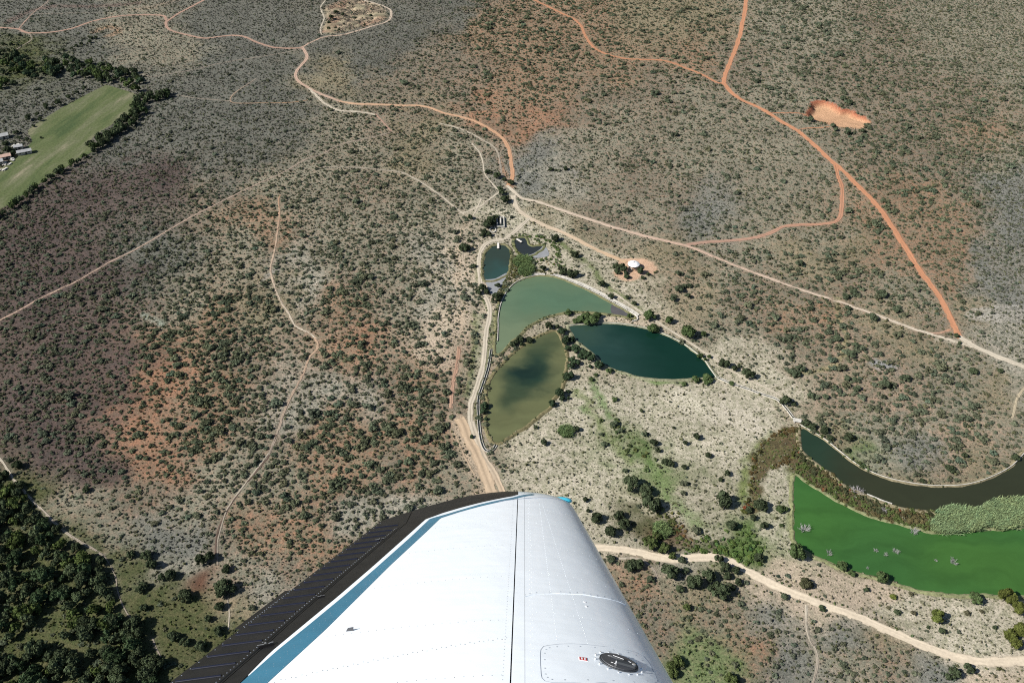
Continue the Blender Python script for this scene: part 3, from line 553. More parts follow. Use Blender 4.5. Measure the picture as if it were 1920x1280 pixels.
# ------------------------------------------------------------------ the ground: one sheet
def build_ground():
    xs = np.arange(-520, 520.1, 1.5)
    far = 520 * np.cumprod(np.full(14, 1.22))
    xs = np.concatenate([-far[::-1], xs, far])
    ys = [128.0]
    while ys[-1] < 900:
        ys.append(ys[-1] + 1.15 + 1.1 * max(0, (ys[-1] - 250) / 600))
    ys = np.array(ys)
    back = 128 - np.cumsum(6 * 1.35 ** np.arange(16))
    front = 900 + np.cumsum(6 * 1.35 ** np.arange(18))
    ys = np.concatenate([back[::-1], ys, front])
    X, Y = np.meshgrid(xs, ys)
    sh = X.shape
    x = X.ravel(); y = Y.ravel()
    z = zones(x, y)
    soil = z[:, 0:3]; cover = z[:, 3:6]; frac = z[:, 6]
    for P, w, s, c in STROKES_W:
        lo = P.min(0) - w * 3; hi = P.max(0) + w * 3
        m = (x > lo[0]) & (x < hi[0]) & (y > lo[1]) & (y < hi[1])
        d = dist_line(x[m], y[m], P) + (fbm(x[m] / 3, y[m] / 3, 21, 3) - .5) * w * 1.6
        a = (np.clip((w * .95 - d) / (w * .8), 0, 1) * .82)[:, None]
        soil[m] = soil[m] * (1 - a) + lin(s) * a
        cover[m] = cover[m] * (1 - a) + lin(c) * a
    # pale shoulders beside the roads
    for n, w, c, P in ROADS_W:
        lo = P.min(0) - 8; hi = P.max(0) + 8
        m = (x > lo[0]) & (x < hi[0]) & (y > lo[1]) & (y < hi[1])
        if not m.any(): continue
        d = dist_line(x[m], y[m], P) + (fbm(x[m] / 2.5, y[m] / 2.5, 5, 3) - .5) * 3
        a = (np.clip((w * .5 + 1.0 - d) / 1.6, 0, 1) * .38)[:, None]
        col = lin(np.mean(c, 0))
        soil[m] = soil[m] * (1 - a) + col * a
        cover[m] = cover[m] * (1 - a * .5) + col * a * .5
    hz = np.zeros(len(x))
    # woodland floor
    def region(Pw, grow=0.0):
        lo = Pw.min(0) - 20; hi = Pw.max(0) + 20
        m = (x > lo[0]) & (x < hi[0]) & (y > lo[1]) & (y < hi[1])
        ins = inside(x[m], y[m], Pw)
        d = dist_line(x[m], y[m], Pw, True)
        return m, np.where(ins, d, -d)
    m, d = region(W['FAN'])
    a = np.clip((d + (fbm(x[m] / 3, y[m] / 3, 8, 3) - .5) * 6 + 1) / 2, 0, 1)[:, None]
    n = fbm(x[m] / 5, y[m] / 5, 31, 3)[:, None]
    soil[m] = soil[m] * (1 - a) + (lin((120, 96, 76)) * n + lin((116, 118, 74)) * (1 - n)) * a
    cover[m] = cover[m] * (1 - a) + lin((88, 80, 58)) * a
    m, d = region(W['CLEARING'])
    a = np.clip((d + (fbm(x[m] / 2, y[m] / 2, 8, 3) - .5) * 2 + .5) / 1.0, 0, 1)[:, None]
    soil[m] = soil[m] * (1 - a) + lin((222, 186, 156)) * a
    cover[m] = cover[m] * (1 - a) + lin((208, 172, 142)) * a
    # gravel pit dug into the red slope: floor 4 m down, raw red face
    m, d = region(W['PIT'])
    dd = d + (fbm(x[m] / 3, y[m] / 3, 44, 3) - .5) * 2.4
    t = np.clip(dd / 3.2, 0, 1)
    px, py, _ = pix(np.stack([x[m], y[m], np.zeros(m.sum())], -1))
    deep = np.clip((236 - py + (fbm(x[m] / 6, y[m] / 6, 3, 2) - .5) * 8) / 22, 0.05, 1)
    hz[m] -= 3.4 * t * t * (3 - 2 * t) * deep * (dd > 0)
    a = np.clip((dd + 1.0) / 1.0, 0, 1)[:, None]
    face = np.clip(1.2 - dd / 2.8, 0, 1)[:, None] * np.clip((234 - py) / 14, 0, 1)[:, None]
    nn = fbm(x[m] / 4, y[m] / 4, 61, 4)[:, None]
    floor = lin((226, 180, 142)) * nn + lin((206, 164, 126)) * (1 - nn)
    c = floor * (1 - face) + lin((176, 106, 78)) * face
    soil[m] = soil[m] * (1 - a) + c * a
    cover[m] = cover[m] * (1 - a) + c * .9 * a
    frac[m] = frac[m] * (1 - a[:, 0]) + .3 * a[:, 0]
    # old diggings with heaps of pale spoil, far off
    m, d = region(W['TOPPIT'])
    n1 = fbm(x[m] / 9, y[m] / 9, 71, 3); n2 = fbm(x[m] / 3.5, y[m] / 3.5, 72, 3)
    t = np.clip(d / 8, 0, 1)
    hz[m] += t * np.clip((n1 - .45) * 7, -1, 1.5) * (.3 + n2) + t * (fbm(x[m] / 2.2, y[m] / 2.2, 73, 3) - .5) * 1.6
    pal = np.clip((n2 - .42) * 6, 0, 1)[:, None]
    c = lin((218, 196, 164)) * pal + lin((140, 126, 108)) * (1 - pal)
    rd = np.clip((fbm(x[m] / 14, y[m] / 14, 74, 2) - .5) * 6, 0, 1)[:, None]
    c = c * (1 - .5 * rd) + lin((196, 150, 124)) * .5 * rd
    g = np.clip((n1 - .5) * 8, 0, 1)[:, None]
    c = c * (1 - .35 * g) + lin((150, 156, 120)) * .35 * g
    a = (np.clip(d / 5 + .3, 0, 1) * .9)[:, None]
    soil[m] = soil[m] * (1 - a) + c * a
    cover[m] = cover[m] * (1 - a) + c * .8 * a
    # gentle unevenness everywhere
    V = np.stack([x, y, hz], -1)
    nx, ny = sh[1], sh[0]
    idx = np.arange(nx * ny).reshape(ny, nx)
    F = np.stack([idx[:-1, :-1], idx[:-1, 1:], idx[1:, 1:], idx[1:, :-1]], -1).reshape(-1, 4)
    me = bpy.data.meshes.new('ground')
    me.vertices.add(len(V)); me.vertices.foreach_set('co', V.ravel())
    me.loops.add(F.size); me.loops.foreach_set('vertex_index', F.ravel().astype(np.int32))
    me.polygons.add(len(F)); me.polygons.foreach_set('loop_start', np.arange(0, F.size, 4, dtype=np.int32))
    me.update(calc_edges=True)
    for nme, arr in (('soil', soil), ('cover', cover)):
        a_ = me.attributes.new(nme, 'FLOAT_COLOR', 'POINT')
        a4 = np.ones((len(arr), 4), np.float32); a4[:, :3] = arr * KSEEN
        a_.data.foreach_set('color', a4.ravel())
    a_ = me.attributes.new('frac', 'FLOAT', 'POINT'); a_.data.foreach_set('value', frac.astype(np.float32))
    me.polygons.foreach_set('use_smooth', np.ones(len(F), bool))
    me.materials.append(M_GROUND)
    o = bpy.data.objects.new('ground', me); COL.objects.link(o)
    tag(o, kind='structure')


build_ground()


# ------------------------------------------------------------------ roads and tracks
def resample(P, step):
    d = np.r_[0, np.cumsum(np.linalg.norm(np.diff(P[:, :2], axis=0), axis=1))]
    n = max(3, int(d[-1] / step))
    t = np.linspace(0, d[-1], n)
    return np.stack([np.interp(t, d, P[:, k]) for k in range(P.shape[1])], -1), t


def frame2(P):
    T = np.gradient(P[:, :2], axis=0)
    T /= np.linalg.norm(T, axis=1)[:, None] + 1e-9
    return T, np.stack([-T[:, 1], T[:, 0]], -1)


for ri, (n, w, c, P) in enumerate(ROADS_W):
    Q, t = resample(P, 1.3)
    T, N = frame2(Q)
    k = 9
    us = np.linspace(-1, 1, k)
    jl = (fbm(t / 4, np.full(len(t), ri * 7.3), 1, 3) - .5) * 0.5 + 1
    jr = (fbm(t / 4, np.full(len(t), ri * 7.3 + 50), 2, 3) - .5) * 0.5 + 1
    # a track follows the ground where the pit is dug
    V = []; C = []
    c0, c1 = lin(c[0]), lin(c[1])
    for j, u in enumerate(us):
        half = w / 2 * np.where(u < 0, jl, jr)
        p = Q[:, :2] + N * (u * half)[:, None]
        V.append(np.concatenate([p, np.full((len(p), 1), 0.05 + 0.004 * (ri % 9) + (0.06 if abs(u) < .95 else 0))], 1))
        f = (t / t[-1])[:, None]
        col = c0 * (1 - f) + c1 * f
        wheel = math.exp(-((abs(u) - .5) / .2) ** 2)
        rnd = fbm(t / 7, np.full(len(t), ri + j * .8), 77, 3)[:, None]
        col = col * ((0.90 + 0.1 * wheel) if n == 'dirt_road' else (.82 + .18 * wheel)) * (0.82 + 0.36 * rnd)
        if abs(u) > .95: col = col * .78
        if 'track' in n and abs(u) < .1: col = col * .80
        C.append(col * KSEEN)
    V = np.stack(V, 1).reshape(-1, 3); C = np.stack(C, 1).reshape(-1, 3)
    F = [(i * k + j, i * k + j + 1, (i + 1) * k + j + 1, (i + 1) * k + j) for i in range(len(Q) - 1) for j in range(k - 1)]
    if w < 2.3:
        keep = []
        for i in range(len(Q) - 1):
            for j in range(k - 1):
                e = abs(j - (k - 2) / 2) / (k / 2)
                if vnoise(np.array([i * .55 + ri * 31]), np.array([j * .8]), 5)[0] > .12 + .62 * e * e: keep.append((i * k + j, i * k + j + 1, (i + 1) * k + j + 1, (i + 1) * k + j))
        F = keep
    else:
        F = [f for q_, f in enumerate(F) if not (q_ % (k - 1) in (0, k - 2) and vnoise(np.array([(q_ // (k - 1)) * .45 + ri * 31]), np.array([q_ % 2 * 5.]), 5)[0] < .42)]
    F = [f[::-1] for f in F]
    tag(mesh_obj(n, V, F, M_ROAD, cols={'col': C}), kind='structure')


# ------------------------------------------------------------------ water
def ccw(P):
    a = (P[:, 0] * np.roll(P[:, 1], -1) - np.roll(P[:, 0], -1) * P[:, 1]).sum()
    return P if a > 0 else P[::-1]


def water_mat(name, base, blobs=(), rough=0.12, streak=0.06, spec=0.5):
    """turbid water: base colour, clouds of silt (x, y, rx, ry, angle, colour, soft)"""
    m, nt, ns, ls, b = new_mat(name)
    tc = ns.new('ShaderNodeTexCoord')
    nz = ns.new('ShaderNodeTexNoise'); nz.inputs['Scale'].default_value = 0.06; nz.inputs['Detail'].default_value = 5
    ls.new(tc.outputs['Object'], nz.inputs['Vector'])
    sub = nd(ns, 'ShaderNodeVectorMath', operation='SUBTRACT'); ls.new(nz.outputs['Color'], sub.inputs[0]); sub.inputs[1].default_value = (.5, .5, .5)
    sc = nd(ns, 'ShaderNodeVectorMath', operation='SCALE'); ls.new(sub.outputs[0], sc.inputs[0]); sc.inputs['Scale'].default_value = 22
    add = nd(ns, 'ShaderNodeVectorMath', operation='ADD'); ls.new(tc.outputs['Object'], add.inputs[0]); ls.new(sc.outputs[0], add.inputs[1])
    st = ns.new('ShaderNodeTexNoise'); st.inputs['Scale'].default_value = 0.12; st.inputs['Detail'].default_value = 4
    mp = ns.new('ShaderNodeMapping'); mp.inputs['Scale'].default_value = (.35, 1.6, 1); mp.inputs['Rotation'].default_value = (0, 0, .25)
    ls.new(add.outputs[0], mp.inputs['Vector']); ls.new(mp.outputs[0], st.inputs['Vector'])
    mr = ns.new('ShaderNodeMapRange'); mr.inputs['From Min'].default_value = .3; mr.inputs['From Max'].default_value = .7
    mr.inputs['To Min'].default_value = 1 - streak; mr.inputs['To Max'].default_value = 1 + streak
    ls.new(st.outputs['Fac'], mr.inputs['Value'])
    cur = None
    for (x, y, rx, ry, ang, colr, soft) in blobs:
        s1 = nd(ns, 'ShaderNodeVectorMath', operation='SUBTRACT'); ls.new(add.outputs[0], s1.inputs[0]); s1.inputs[1].default_value = (x, y, 0)
        r1 = ns.new('ShaderNodeMapping'); r1.inputs['Rotation'].default_value = (0, 0, -ang); ls.new(s1.outputs[0], r1.inputs['Vector'])
        m1 = nd(ns, 'ShaderNodeVectorMath', operation='MULTIPLY'); ls.new(r1.outputs[0], m1.inputs[0]); m1.inputs[1].default_value = (1 / rx, 1 / ry, 0)
        ln = nd(ns, 'ShaderNodeVectorMath', operation='LENGTH'); ls.new(m1.outputs[0], ln.inputs[0])
        f = ns.new('ShaderNodeMapRange'); f.interpolation_type = 'SMOOTHSTEP'
        f.inputs['From Min'].default_value = 1 - soft; f.inputs['From Max'].default_value = 1 + soft; f.inputs['To Min'].default_value = 1; f.inputs['To Max'].default_value = 0
        ls.new(ln.outputs['Value'], f.inputs['Value'])
        mx = nd(ns, 'ShaderNodeMix', data_type='RGBA')
        ls.new(f.outputs[0], mx.inputs['Factor'])
        if cur is None: mx.inputs['A'].default_value = (*base, 1)
        else: ls.new(cur, mx.inputs['A'])
        mx.inputs['B'].default_value = (*colr, 1)
        cur = mx.outputs['Result']
    s2 = nd(ns, 'ShaderNodeVectorMath', operation='SCALE')
    if cur is None: s2.inputs[0].default_value = tuple(base)
    else: ls.new(cur, s2.inputs[0])
    ls.new(mr.outputs[0], s2.inputs['Scale'])
    ls.new(s2.outputs[0], b.inputs['Base Color'])
    b.inputs['Roughness'].default_value = rough
    b.inputs['IOR'].default_value = 1.33
    b.inputs['Specular IOR Level'].default_value = spec
    rp = ns.new('ShaderNodeTexNoise'); rp.inputs['Scale'].default_value = 1.6; rp.inputs['Detail'].default_value = 3
    ls.new(tc.outputs['Object'], rp.inputs['Vector'])
    bp = ns.new('ShaderNodeBump'); bp.inputs['Strength'].default_value = .12; bp.inputs['Distance'].default_value = .1
    ls.new(rp.outputs['Fac'], bp.inputs['Height']); ls.new(bp.outputs[0], b.inputs['Normal'])
    return m


def blob(px, py, rx, ry, ang, c, soft):
    p = at(px, py)
    return (float(p[0]), float(p[1]), rx, ry, ang, tuple(lin(c) * .49), soft)


def wcol(c): return tuple(lin(c) * .49)


WM = {
 'small_oval': water_mat('pond_water_slate', wcol((58, 72, 62)), [blob(930, 515, 8, 9, 0, (56, 84, 78), .7)]),
 'half_moon': water_mat('pond_water_slate_dark', wcol((54, 60, 60))),
 'green_grey': water_mat('pond_water_green_grey', wcol((118, 130, 98)), [blob(945, 610, 12, 40, 0, (122, 138, 108), .8), blob(1020, 530, 30, 12, -.3, (110, 130, 98), .9), blob(1060, 565, 35, 14, 0, (96, 124, 98), .8)]),
 'olive': water_mat('pond_water_olive', wcol((112, 116, 80)), [blob(1012, 662, 7, 15, -.35, (74, 86, 60), .7), blob(988, 705, 9.5, 15, -.5, (44, 66, 52), .75), blob(965, 738, 7, 9, -.3, (66, 80, 58), .8), blob(985, 695, 5, 6, -.5, (34, 54, 46), .6)], streak=.12),
 'dark_teal': water_mat('pond_water_dark_teal', wcol((20, 54, 42)), [blob(1110, 640, 16, 30, .5, (44, 72, 66), .9), blob(1080, 615, 14, 12, 0, (58, 82, 70), .8)]),
 'canal': water_mat('canal_water', wcol((58, 62, 44)), [blob(1520, 825, 14, 18, 0, (46, 66, 50), .8)]),
 'green_algae': water_mat('algae_covered_water', tuple(lin((60, 104, 53)) * .53), [blob(1560, 1000, 30, 22, 0, (68, 112, 53), .8), blob(1700, 1050, 26, 16, .3, (60, 103, 54), .9), blob(1850, 1060, 30, 14, -.2, (70, 112, 52), .9)], rough=.45, streak=.13, spec=.25),
}
for k in list(POND_W):
    P = ccw(POND_W[k])
    Q, t = resample(np.concatenate([P, P[:1]]), .9)
    T, N = frame2(Q)
    am = .25 if k in ('dark_teal', 'canal', 'green_grey') else .8
    Q[:, :2] += N * ((fbm(t / 2.2, t * 0 + 3.3, 25, 3) - .5) * 2 * am * np.clip(np.minimum(t, t[-1] - t) / 3, 0, 1))[:, None]
    POND_W[k] = Q[:-1]
for k, P in POND_W.items():
    V = np.array(P); V[:, 2] = 0.10
    if ((V[:, 0] * np.roll(V[:, 1], -1) - np.roll(V[:, 0], -1) * V[:, 1]).sum()) < 0: V = V[::-1]
    tag(mesh_obj('pond_water', V, [tuple(range(len(V)))], WM[k]), kind='structure')
for k, mt in (('MUD', M_MUD), ('MUD2', M_MUD), ('MUD3', M_MUD2)):
    V = smooth(W[k], 4, True); V[:, 2] = 0.14
    if ((V[:, 0] * np.roll(V[:, 1], -1) - np.roll(V[:, 0], -1) * V[:, 1]).sum()) < 0: V = V[::-1]
    tag(mesh_obj('mud_flat', V, [tuple(range(len(V)))], mt), kind='structure')


def strip(P, prof, closed=False, jit=0.0, colf=None, seed=0, step=1.4):
    """sweeps a profile [(offset to the left, height)] along P; returns V, F, C"""
    P = np.asarray(P)
    if closed: P = np.concatenate([P, P[:1]])
    Q, t = resample(P, step)
    T, N = frame2(Q)
    if closed: T[0] = T[-1] = T[0]; N[-1] = N[0]
    k = len(prof)
    V = []; C = []
    for j, (o, h) in enumerate(prof):
        jj = (fbm(t / 3, np.full(len(t), j * 3.1 + seed), 5, 3) - .5) * jit
        p = Q[:, :2] + N * (o + jj)[:, None] if jit else Q[:, :2] + N * o
        V.append(np.concatenate([p, np.full((len(p), 1), float(h)) + (jj[:, None] * .15 if jit else 0)], 1))
        if colf is not None: C.append(colf(t, j))
    V = np.stack(V, 1).reshape(-1, 3)
    F = [(i * k + j, (i + 1) * k + j, (i + 1) * k + j + 1, i * k + j + 1) for i in range(len(Q) - 1) for j in range(k - 1)]
    return V, F, (np.stack(C, 1).reshape(-1, 3) if C else None)


BANKC = {'small_oval': (124, 120, 90), 'half_moon': (120, 122, 86), 'green_grey': (128, 126, 92), 'olive': (130, 122, 90), 'dark_teal': (146, 146, 118), 'canal': (150, 140, 112), 'green_algae': (140, 142, 104)}
for kk, (k, P) in enumerate(POND_W.items()):
    # on a counter-clockwise outline the outside lies to the right: negative offsets
    P = ccw(P)
    base = lin(BANKC[k])

    def cf(t, j, base=base, kk=kk):
        n = fbm(t / 3, np.full(len(t), j * 2.2 + kk * 9), 15, 3)[:, None]
        return base * (.6 + .8 * n) * KSEEN
    V, F, C = strip(P, [(0.35, .06), (-0.1, .32), (-0.6, .45), (-1.1, .3), (-1.7, .02)], True, .6, cf, kk)
    tag(mesh_obj('pond_bank', V, F, M_BANK, cols={'col': C}), kind='structure')


def kerb_geo(P, w, h, z0=0.0, jit=0):
    V, F, _ = strip(P, [(w / 2, z0), (w / 2, z0 + h), (-w / 2, z0 + h), (-w / 2, z0)], False, 0, None, step=1.2)
    return V, F


def kerb(P, w, h, name, mat, label=None, cat=None, group=None, parent=None, z0=0.0):
    V, F = kerb_geo(P, w, h, z0)
    o = mesh_obj(name, V, F, mat, parent)
    if label: tag(o, label, cat, group)
    return o


def offs(P, d):
    T, N = frame2(P)
    Q = P.copy(); Q[:, :2] += N * d
    return Q


# green pond: stone kerb round the head, terraced kerbs down the side
t = empty('stone_terrace', (0, 0, 0), 0, 'stepped rows of pale stone kerb along the grey-green pond', 'terrace')
T1 = smooth(poly([(1050,523),(1063,527.5),(1090,538.5),(1120,553),(1151,570),(1177,585),(1192,595)]), 4)
for i in range(3):
    kerb(offs(T1, .6 + i * .95), .32, .3 + .2 * i, 'kerb', M_CONC, parent=t, z0=.1)
for i in range(2):
    kerb(offs(T1, 1.07 + i * .95), .4, .06, 'tread', M_DARK, parent=t, z0=.14)
kerb(smooth(poly([(1180,585),(1192,592),(1196,597),(1193,601),(1185,603)]), 5), .5, .6, 'kerb', M_CONC, parent=t)
kerb(smooth(poly([(933,640),(934,612),(934,596),(939,570),(950,547.5),(966,530.5),(988,520.5),(1010,516.5)]), 4), .4, .5, 'stone_kerb', M_CONC_D, 'pale stone kerb curving round the upper left of the grey-green pond', 'kerb')
kerb(smooth(poly([(1032,516),(1048,518),(1060,522)]), 4), 2.6, .35, 'stone_ledge', M_CONC_D, 'short wide stone ledge at the head of the grey-green pond', 'ledge')
kerb(smooth(poly([(990,517),(1002,515),(1022,515.5)]), 4), 2.2, .35, 'stone_ledge', M_CONC_D, 'grey stone ledge below the pale green reeds', 'ledge')
kerb(smooth(poly([(1067,611),(1096,608),(1130,606),(1166,608),(1198,613),(1224,619),(1252,630),(1278,643),(1302,660),(1320,675),(1333,694),(1343,708)]), 4), .22, .6, 'stone_kerb', M_CONC, 'thin pale kerb along the far edge of the dark teal pond', 'kerb')
# channel from the dark pond down to the curved canal
ch = empty('water_channel', (0, 0, 0), 0, 'narrow walled water channel joining the dark pond to the curved canal', 'channel')
CHL = smooth(poly([(1342,707),(1358,714),(1375,721),(1403,730),(1430,740),(1452,747),(1464,755),(1477,770),(1488,785),(1493,791)]), 4)
kerb(offs(CHL, .5), .16, .5, 'wall', M_CONC, parent=ch)
kerb(offs(CHL, -.5), .16, .5, 'wall', M_CONC, parent=ch)
kerb(CHL, .82, .1, 'water', M_DARKW, parent=ch, z0=.06)
CHL2 = smooth(poly([(1375,703),(1400,716),(1430,731),(1455,742)]), 4)
# channel beside the service track
ch = empty('water_channel', (0, 0, 0), 0, 'dark curved ditch with stone sides left of the olive pond', 'channel')
CHL = smooth(poly([(921,655),(915,690),(905,722),(897,748),(897,780),(900,815),(906,838),(914,846),(924,843),(930,834)]), 4)
kerb(offs(CHL, .5), .25, .4, 'wall', M_CONC_D, parent=ch)
kerb(offs(CHL, -.5), .25, .4, 'wall', M_CONC_D, parent=ch)
kerb(CHL, .74, .08, 'water', M_DARKW, parent=ch, z0=.06)
# bridge slab, canal kerbs
p = at(1494, 790)
b = MB().box((0, 0, .85), (3.6, 2.2, .25), -.25).box((-1.2, -.1, .37), (.4, 1.8, .72), -.25).box((1.2, .1, .37), (.4, 1.8, .72), -.25)
o = b.build('concrete_slab', M_CONC); o.location = p
tag(o, 'small pale concrete slab bridging the channel above the canal', 'slab')
kerb(smooth(poly([(1500,797),(1524,810.5),(1547,824.5),(1571,844),(1602,868),(1633,885),(1666,897),(1703,905),(1740,910),(1777,911),(1811,908.5),(1844,900),(1878,885),(1901,870),(1925,844)]), 4), .26, .6, 'stone_kerb', M_CONC, 'long pale kerb round the inner bank of the curved canal', 'kerb')
kerb(smooth(poly([(1625,927),(1640,933),(1655,939.5),(1672,945)]), 4), .35, .65, 'stone_kerb', M_CONC, 'short pale kerb between the canal and the reddish reeds', 'kerb')
# jetties
for (a, b_, lab) in (((934, 457.5), (934, 468), 'small pale jetty at the top of the oval pond'), ((968.5, 450), (978, 456), 'pale slanting jetty in the half-moon pond')):
    A, B = at(*a), at(*b_)
    d = B - A; L = float(np.hypot(d[0], d[1])); rz = math.atan2(d[1], d[0])
    j = empty('jetty', tuple(A), rz, lab, 'jetty')
    n = int(L / .3)
    dm = MB()
    for i in range(n): dm.box((L * (i + .5) / n, 0, .85), (L / n - .03, 1.2, .08))
    dm.build('deck', M_WOOD, j)
    for x in (.4, L * .5, L - .4):
        for s in (-.5, .5): MB().cyl((x, s, 0), (x, s, .8), .09, n=6).build('post', M_BARK, j)

# ------------------------------------------------------------------ structures
p = at(1187.5, 502)
t = empty('round_shelter', tuple(p), 0, 'round white roofed shelter on the sandy clearing', 'shelter')
n = 20
V = [(0, 0, 3.9)] + [(r_ * math.cos(2 * math.pi * k / n), r_ * math.sin(2 * math.pi * k / n), z_) for (r_, z_) in ((.5, 3.86), (2.0, 3.35), (3.2, 2.65), (3.25, 2.5), (3.1, 2.5)) for k in range(n)]
F = [(0, 1 + k, 1 + (k + 1) % n) for k in range(n)]
for q in range(4):
    F += [(1 + q * n + k, 1 + (q + 1) * n + k, 1 + (q + 1) * n + (k + 1) % n, 1 + q * n + (k + 1) % n) for k in range(n)]
mesh_obj('roof', V, F, M_WHITE, t)
MB().cyl((0, .0, 3.85), (0, 0, 4.15), .33, .2, n=10).build('vent_cap', M_DARK, t)
w = MB()
for k in range(n):
    if k in (14, 15): continue
    a0, a1 = 2 * math.pi * k / n, 2 * math.pi * (k + 1) / n
    am = (a0 + a1) / 2
    w.box((2.6 * math.cos(am), 2.6 * math.sin(am), .6), (.2, .9, 1.2), am)
w.build('wall', M_WALL, t)
for k in range(10):
    a = 2 * math.pi * k / 10
    MB().cyl((3.1 * math.cos(a), 3.1 * math.sin(a), 0), (3.1 * math.cos(a), 3.1 * math.sin(a), 2.75), .1, n=6).build('post', M_BARK, t)
p = at(938.5, 418)
t = empty('concrete_trough', tuple(p), .03, 'long pale concrete settling tank beside the dark trees', 'tank')
for x in (-2.0, 2.0): MB().box((x, 0, .6), (.5, 10, 1.2)).build('wall', M_CONC, t)
for y in (-5.2, 5.2): MB().box((0, y, .6), (4.5, .5, 1.2)).build('wall', M_CONC, t)
MB().box((0, 1.5, .56), (.8, 6.2, 1.12)).build('divider', M_CONC, t)
MB().box((0, 0, .12), (3.6, 9.9, .2)).build('water', M_DARKW, t)
p = at(924, 432)
t = empty('stone_ring', tuple(p), 0, 'broken ring of pale stones beside the settling tank', 'stone ring')
for k in range(16):
    a = 2 * math.pi * k / 16
    if k in (3, 4): continue
    MB().box((1.7 * math.cos(a), 2.6 * math.sin(a), .3), (.5, .75, .5 + .2 * ((k * 7) % 3)), a + .1 * (k % 3)).build('stone', M_CONC, t)

# farm buildings at the edge of the field
def shed(px, py, L, Wd, h, rz, roofm, label):
    p = at(px, py)
    t = empty('farm_shed', tuple(p), rz, label, 'shed', 'sheds at the edge of the field')
    wl = MB().box((0, 0, h / 2), (L, Wd, h))
    wl.add([(-L / 2, -Wd / 2, h), (-L / 2, Wd / 2, h), (-L / 2, 0, h + Wd * .22)], [(0, 1, 2)])
    wl.add([(L / 2, -Wd / 2, h), (L / 2, Wd / 2, h), (L / 2, 0, h + Wd * .22)], [(2, 1, 0)])
    wl.build('wall', M_WALL, t)
    e = .35
    rf = MB()
    for s in (-1, 1):
        y0, y1 = s * (Wd / 2 + e), 0
        z0, z1 = h - e * .44, h + Wd * .22 + .04
        V = [(-L / 2 - e, y0, z0), (L / 2 + e, y0, z0), (L / 2 + e, y1, z1), (-L / 2 - e, y1, z1)]
        V += [(x, y, z + .1) for x, y, z in V]
        rf.add(V, [(0, 1, 2, 3), (7, 6, 5, 4), (0, 4, 5, 1), (1, 5, 6, 2), (2, 6, 7, 3), (3, 7, 4, 0)])
    rf.build('roof', roofm, t)
    MB().box((L * .1, -Wd / 2 - .02, 1.0), (1.1, .06, 2.0)).build('door', M_DARK, t)
    for x in (-.3, .32): MB().box((L * x, -Wd / 2 - .02, 1.5), (.9, .06, .8)).build('window', M_DARK, t)


M_TIN = plain('weathered_tin', (0.25, 0.25, 0.245), .5, var=.15, scale=.6)
M_RUST = plain('rusty_tin', (0.34, 0.22, 0.17), .7, var=.25, scale=.6)
shed(47, 288, 8.5, 3.6, 2.2, .45, M_TIN, 'long pale tin shed jutting into the green field')
shed(6, 259, 7, 4.5, 2.4, .5, M_TIN, 'grey tin shed at the top of the farmstead')
shed(36, 279, 5, 3.4, 2.3, .35, M_TIN, 'small tin shed behind the long pale shed')
shed(12, 297, 6, 4, 2.3, .5, M_RUST, 'rusty roofed shed beside the field edge')
shed(-4, 308, 7, 4.4, 2.4, .5, M_TIN, 'grey tin shed lowest on the field edge')
for (px, py, lab) in ((14, 308, 'heap of pale rubble at the corner of the field'), (24, 300, 'pale rubble heap between two sheds'), (5, 318, 'lowest heap of rubble along the field edge'), (30, 274, 'rubble heap above the small tin shed')):
    p = at(px, py)
    t = empty('rubble_heap', tuple(p), 0, lab, 'rubble heap', 'rubble heaps by the sheds')
    for k in range(9):
        s = .5 + random.random() * .9
        MB().box((random.uniform(-2.2, 2.2), random.uniform(-1.6, 1.6), s * .3), (s * 1.3, s, s * .8), random.uniform(0, 3)).build('stone', M_CONC, t)

# ------------------------------------------------------------------ the field
q = at(262, 180) - at(0, 393)
FANG = math.atan2(q[1], q[0])
m_field, nt, ns, ls, b = new_mat('patchy_green_field')
tc = ns.new('ShaderNodeTexCoord')
mp = ns.new('ShaderNodeMapping'); mp.vector_type = 'TEXTURE'; mp.inputs['Rotation'].default_value = (0, 0, FANG); mp.inputs['Scale'].default_value = (75, 17, 1)
ls.new(tc.outputs['Object'], mp.inputs['Vector'])
nz = ns.new('ShaderNodeTexNoise'); nz.inputs['Scale'].default_value = 1.0; nz.inputs['Detail'].default_value = 8; nz.inputs['Roughness'].default_value = .65
ls.new(mp.outputs[0], nz.inputs['Vector'])
cr = ns.new('ShaderNodeValToRGB')
el = cr.color_ramp.elements
el[0].position = .34; el[0].color = (*alb((76, 92, 58)), 1)
el[1].position = .62; el[1].color = (*alb((138, 134, 108)), 1)
e = el.new(.46); e.color = (*alb((98, 108, 70)), 1)
e = el.new(.54); e.color = (*alb((110, 115, 84)), 1)
e = el.new(.72); e.color = (*alb((172, 162, 140)), 1)
ls.new(nz.outputs['Fac'], cr.inputs['Fac'])
n2 = ns.new('ShaderNodeTexNoise'); n2.inputs['Scale'].default_value = .8; n2.inputs['Detail'].default_value = 5
ls.new(tc.outputs['Object'], n2.inputs['Vector'])
mr = ns.new('ShaderNodeMapRange'); mr.inputs['From Min'].default_value = .3; mr.inputs['From Max'].default_value = .7; mr.inputs['To Min'].default_value = .75; mr.inputs['To Max'].default_value = 1.25
ls.new(n2.outputs['Fac'], mr.inputs['Value'])
s2 = nd(ns, 'ShaderNodeVectorMath', operation='SCALE'); ls.new(cr.outputs[0], s2.inputs[0]); ls.new(mr.outputs[0], s2.inputs['Scale'])
ls.new(s2.outputs[0], b.inputs['Base Color']); b.inputs['Roughness'].default_value = 1; b.inputs['Specular IOR Level'].default_value = .1
V = ccw(smooth(W['FIELD'], 3, True)).copy(); V[:, 2] = .04
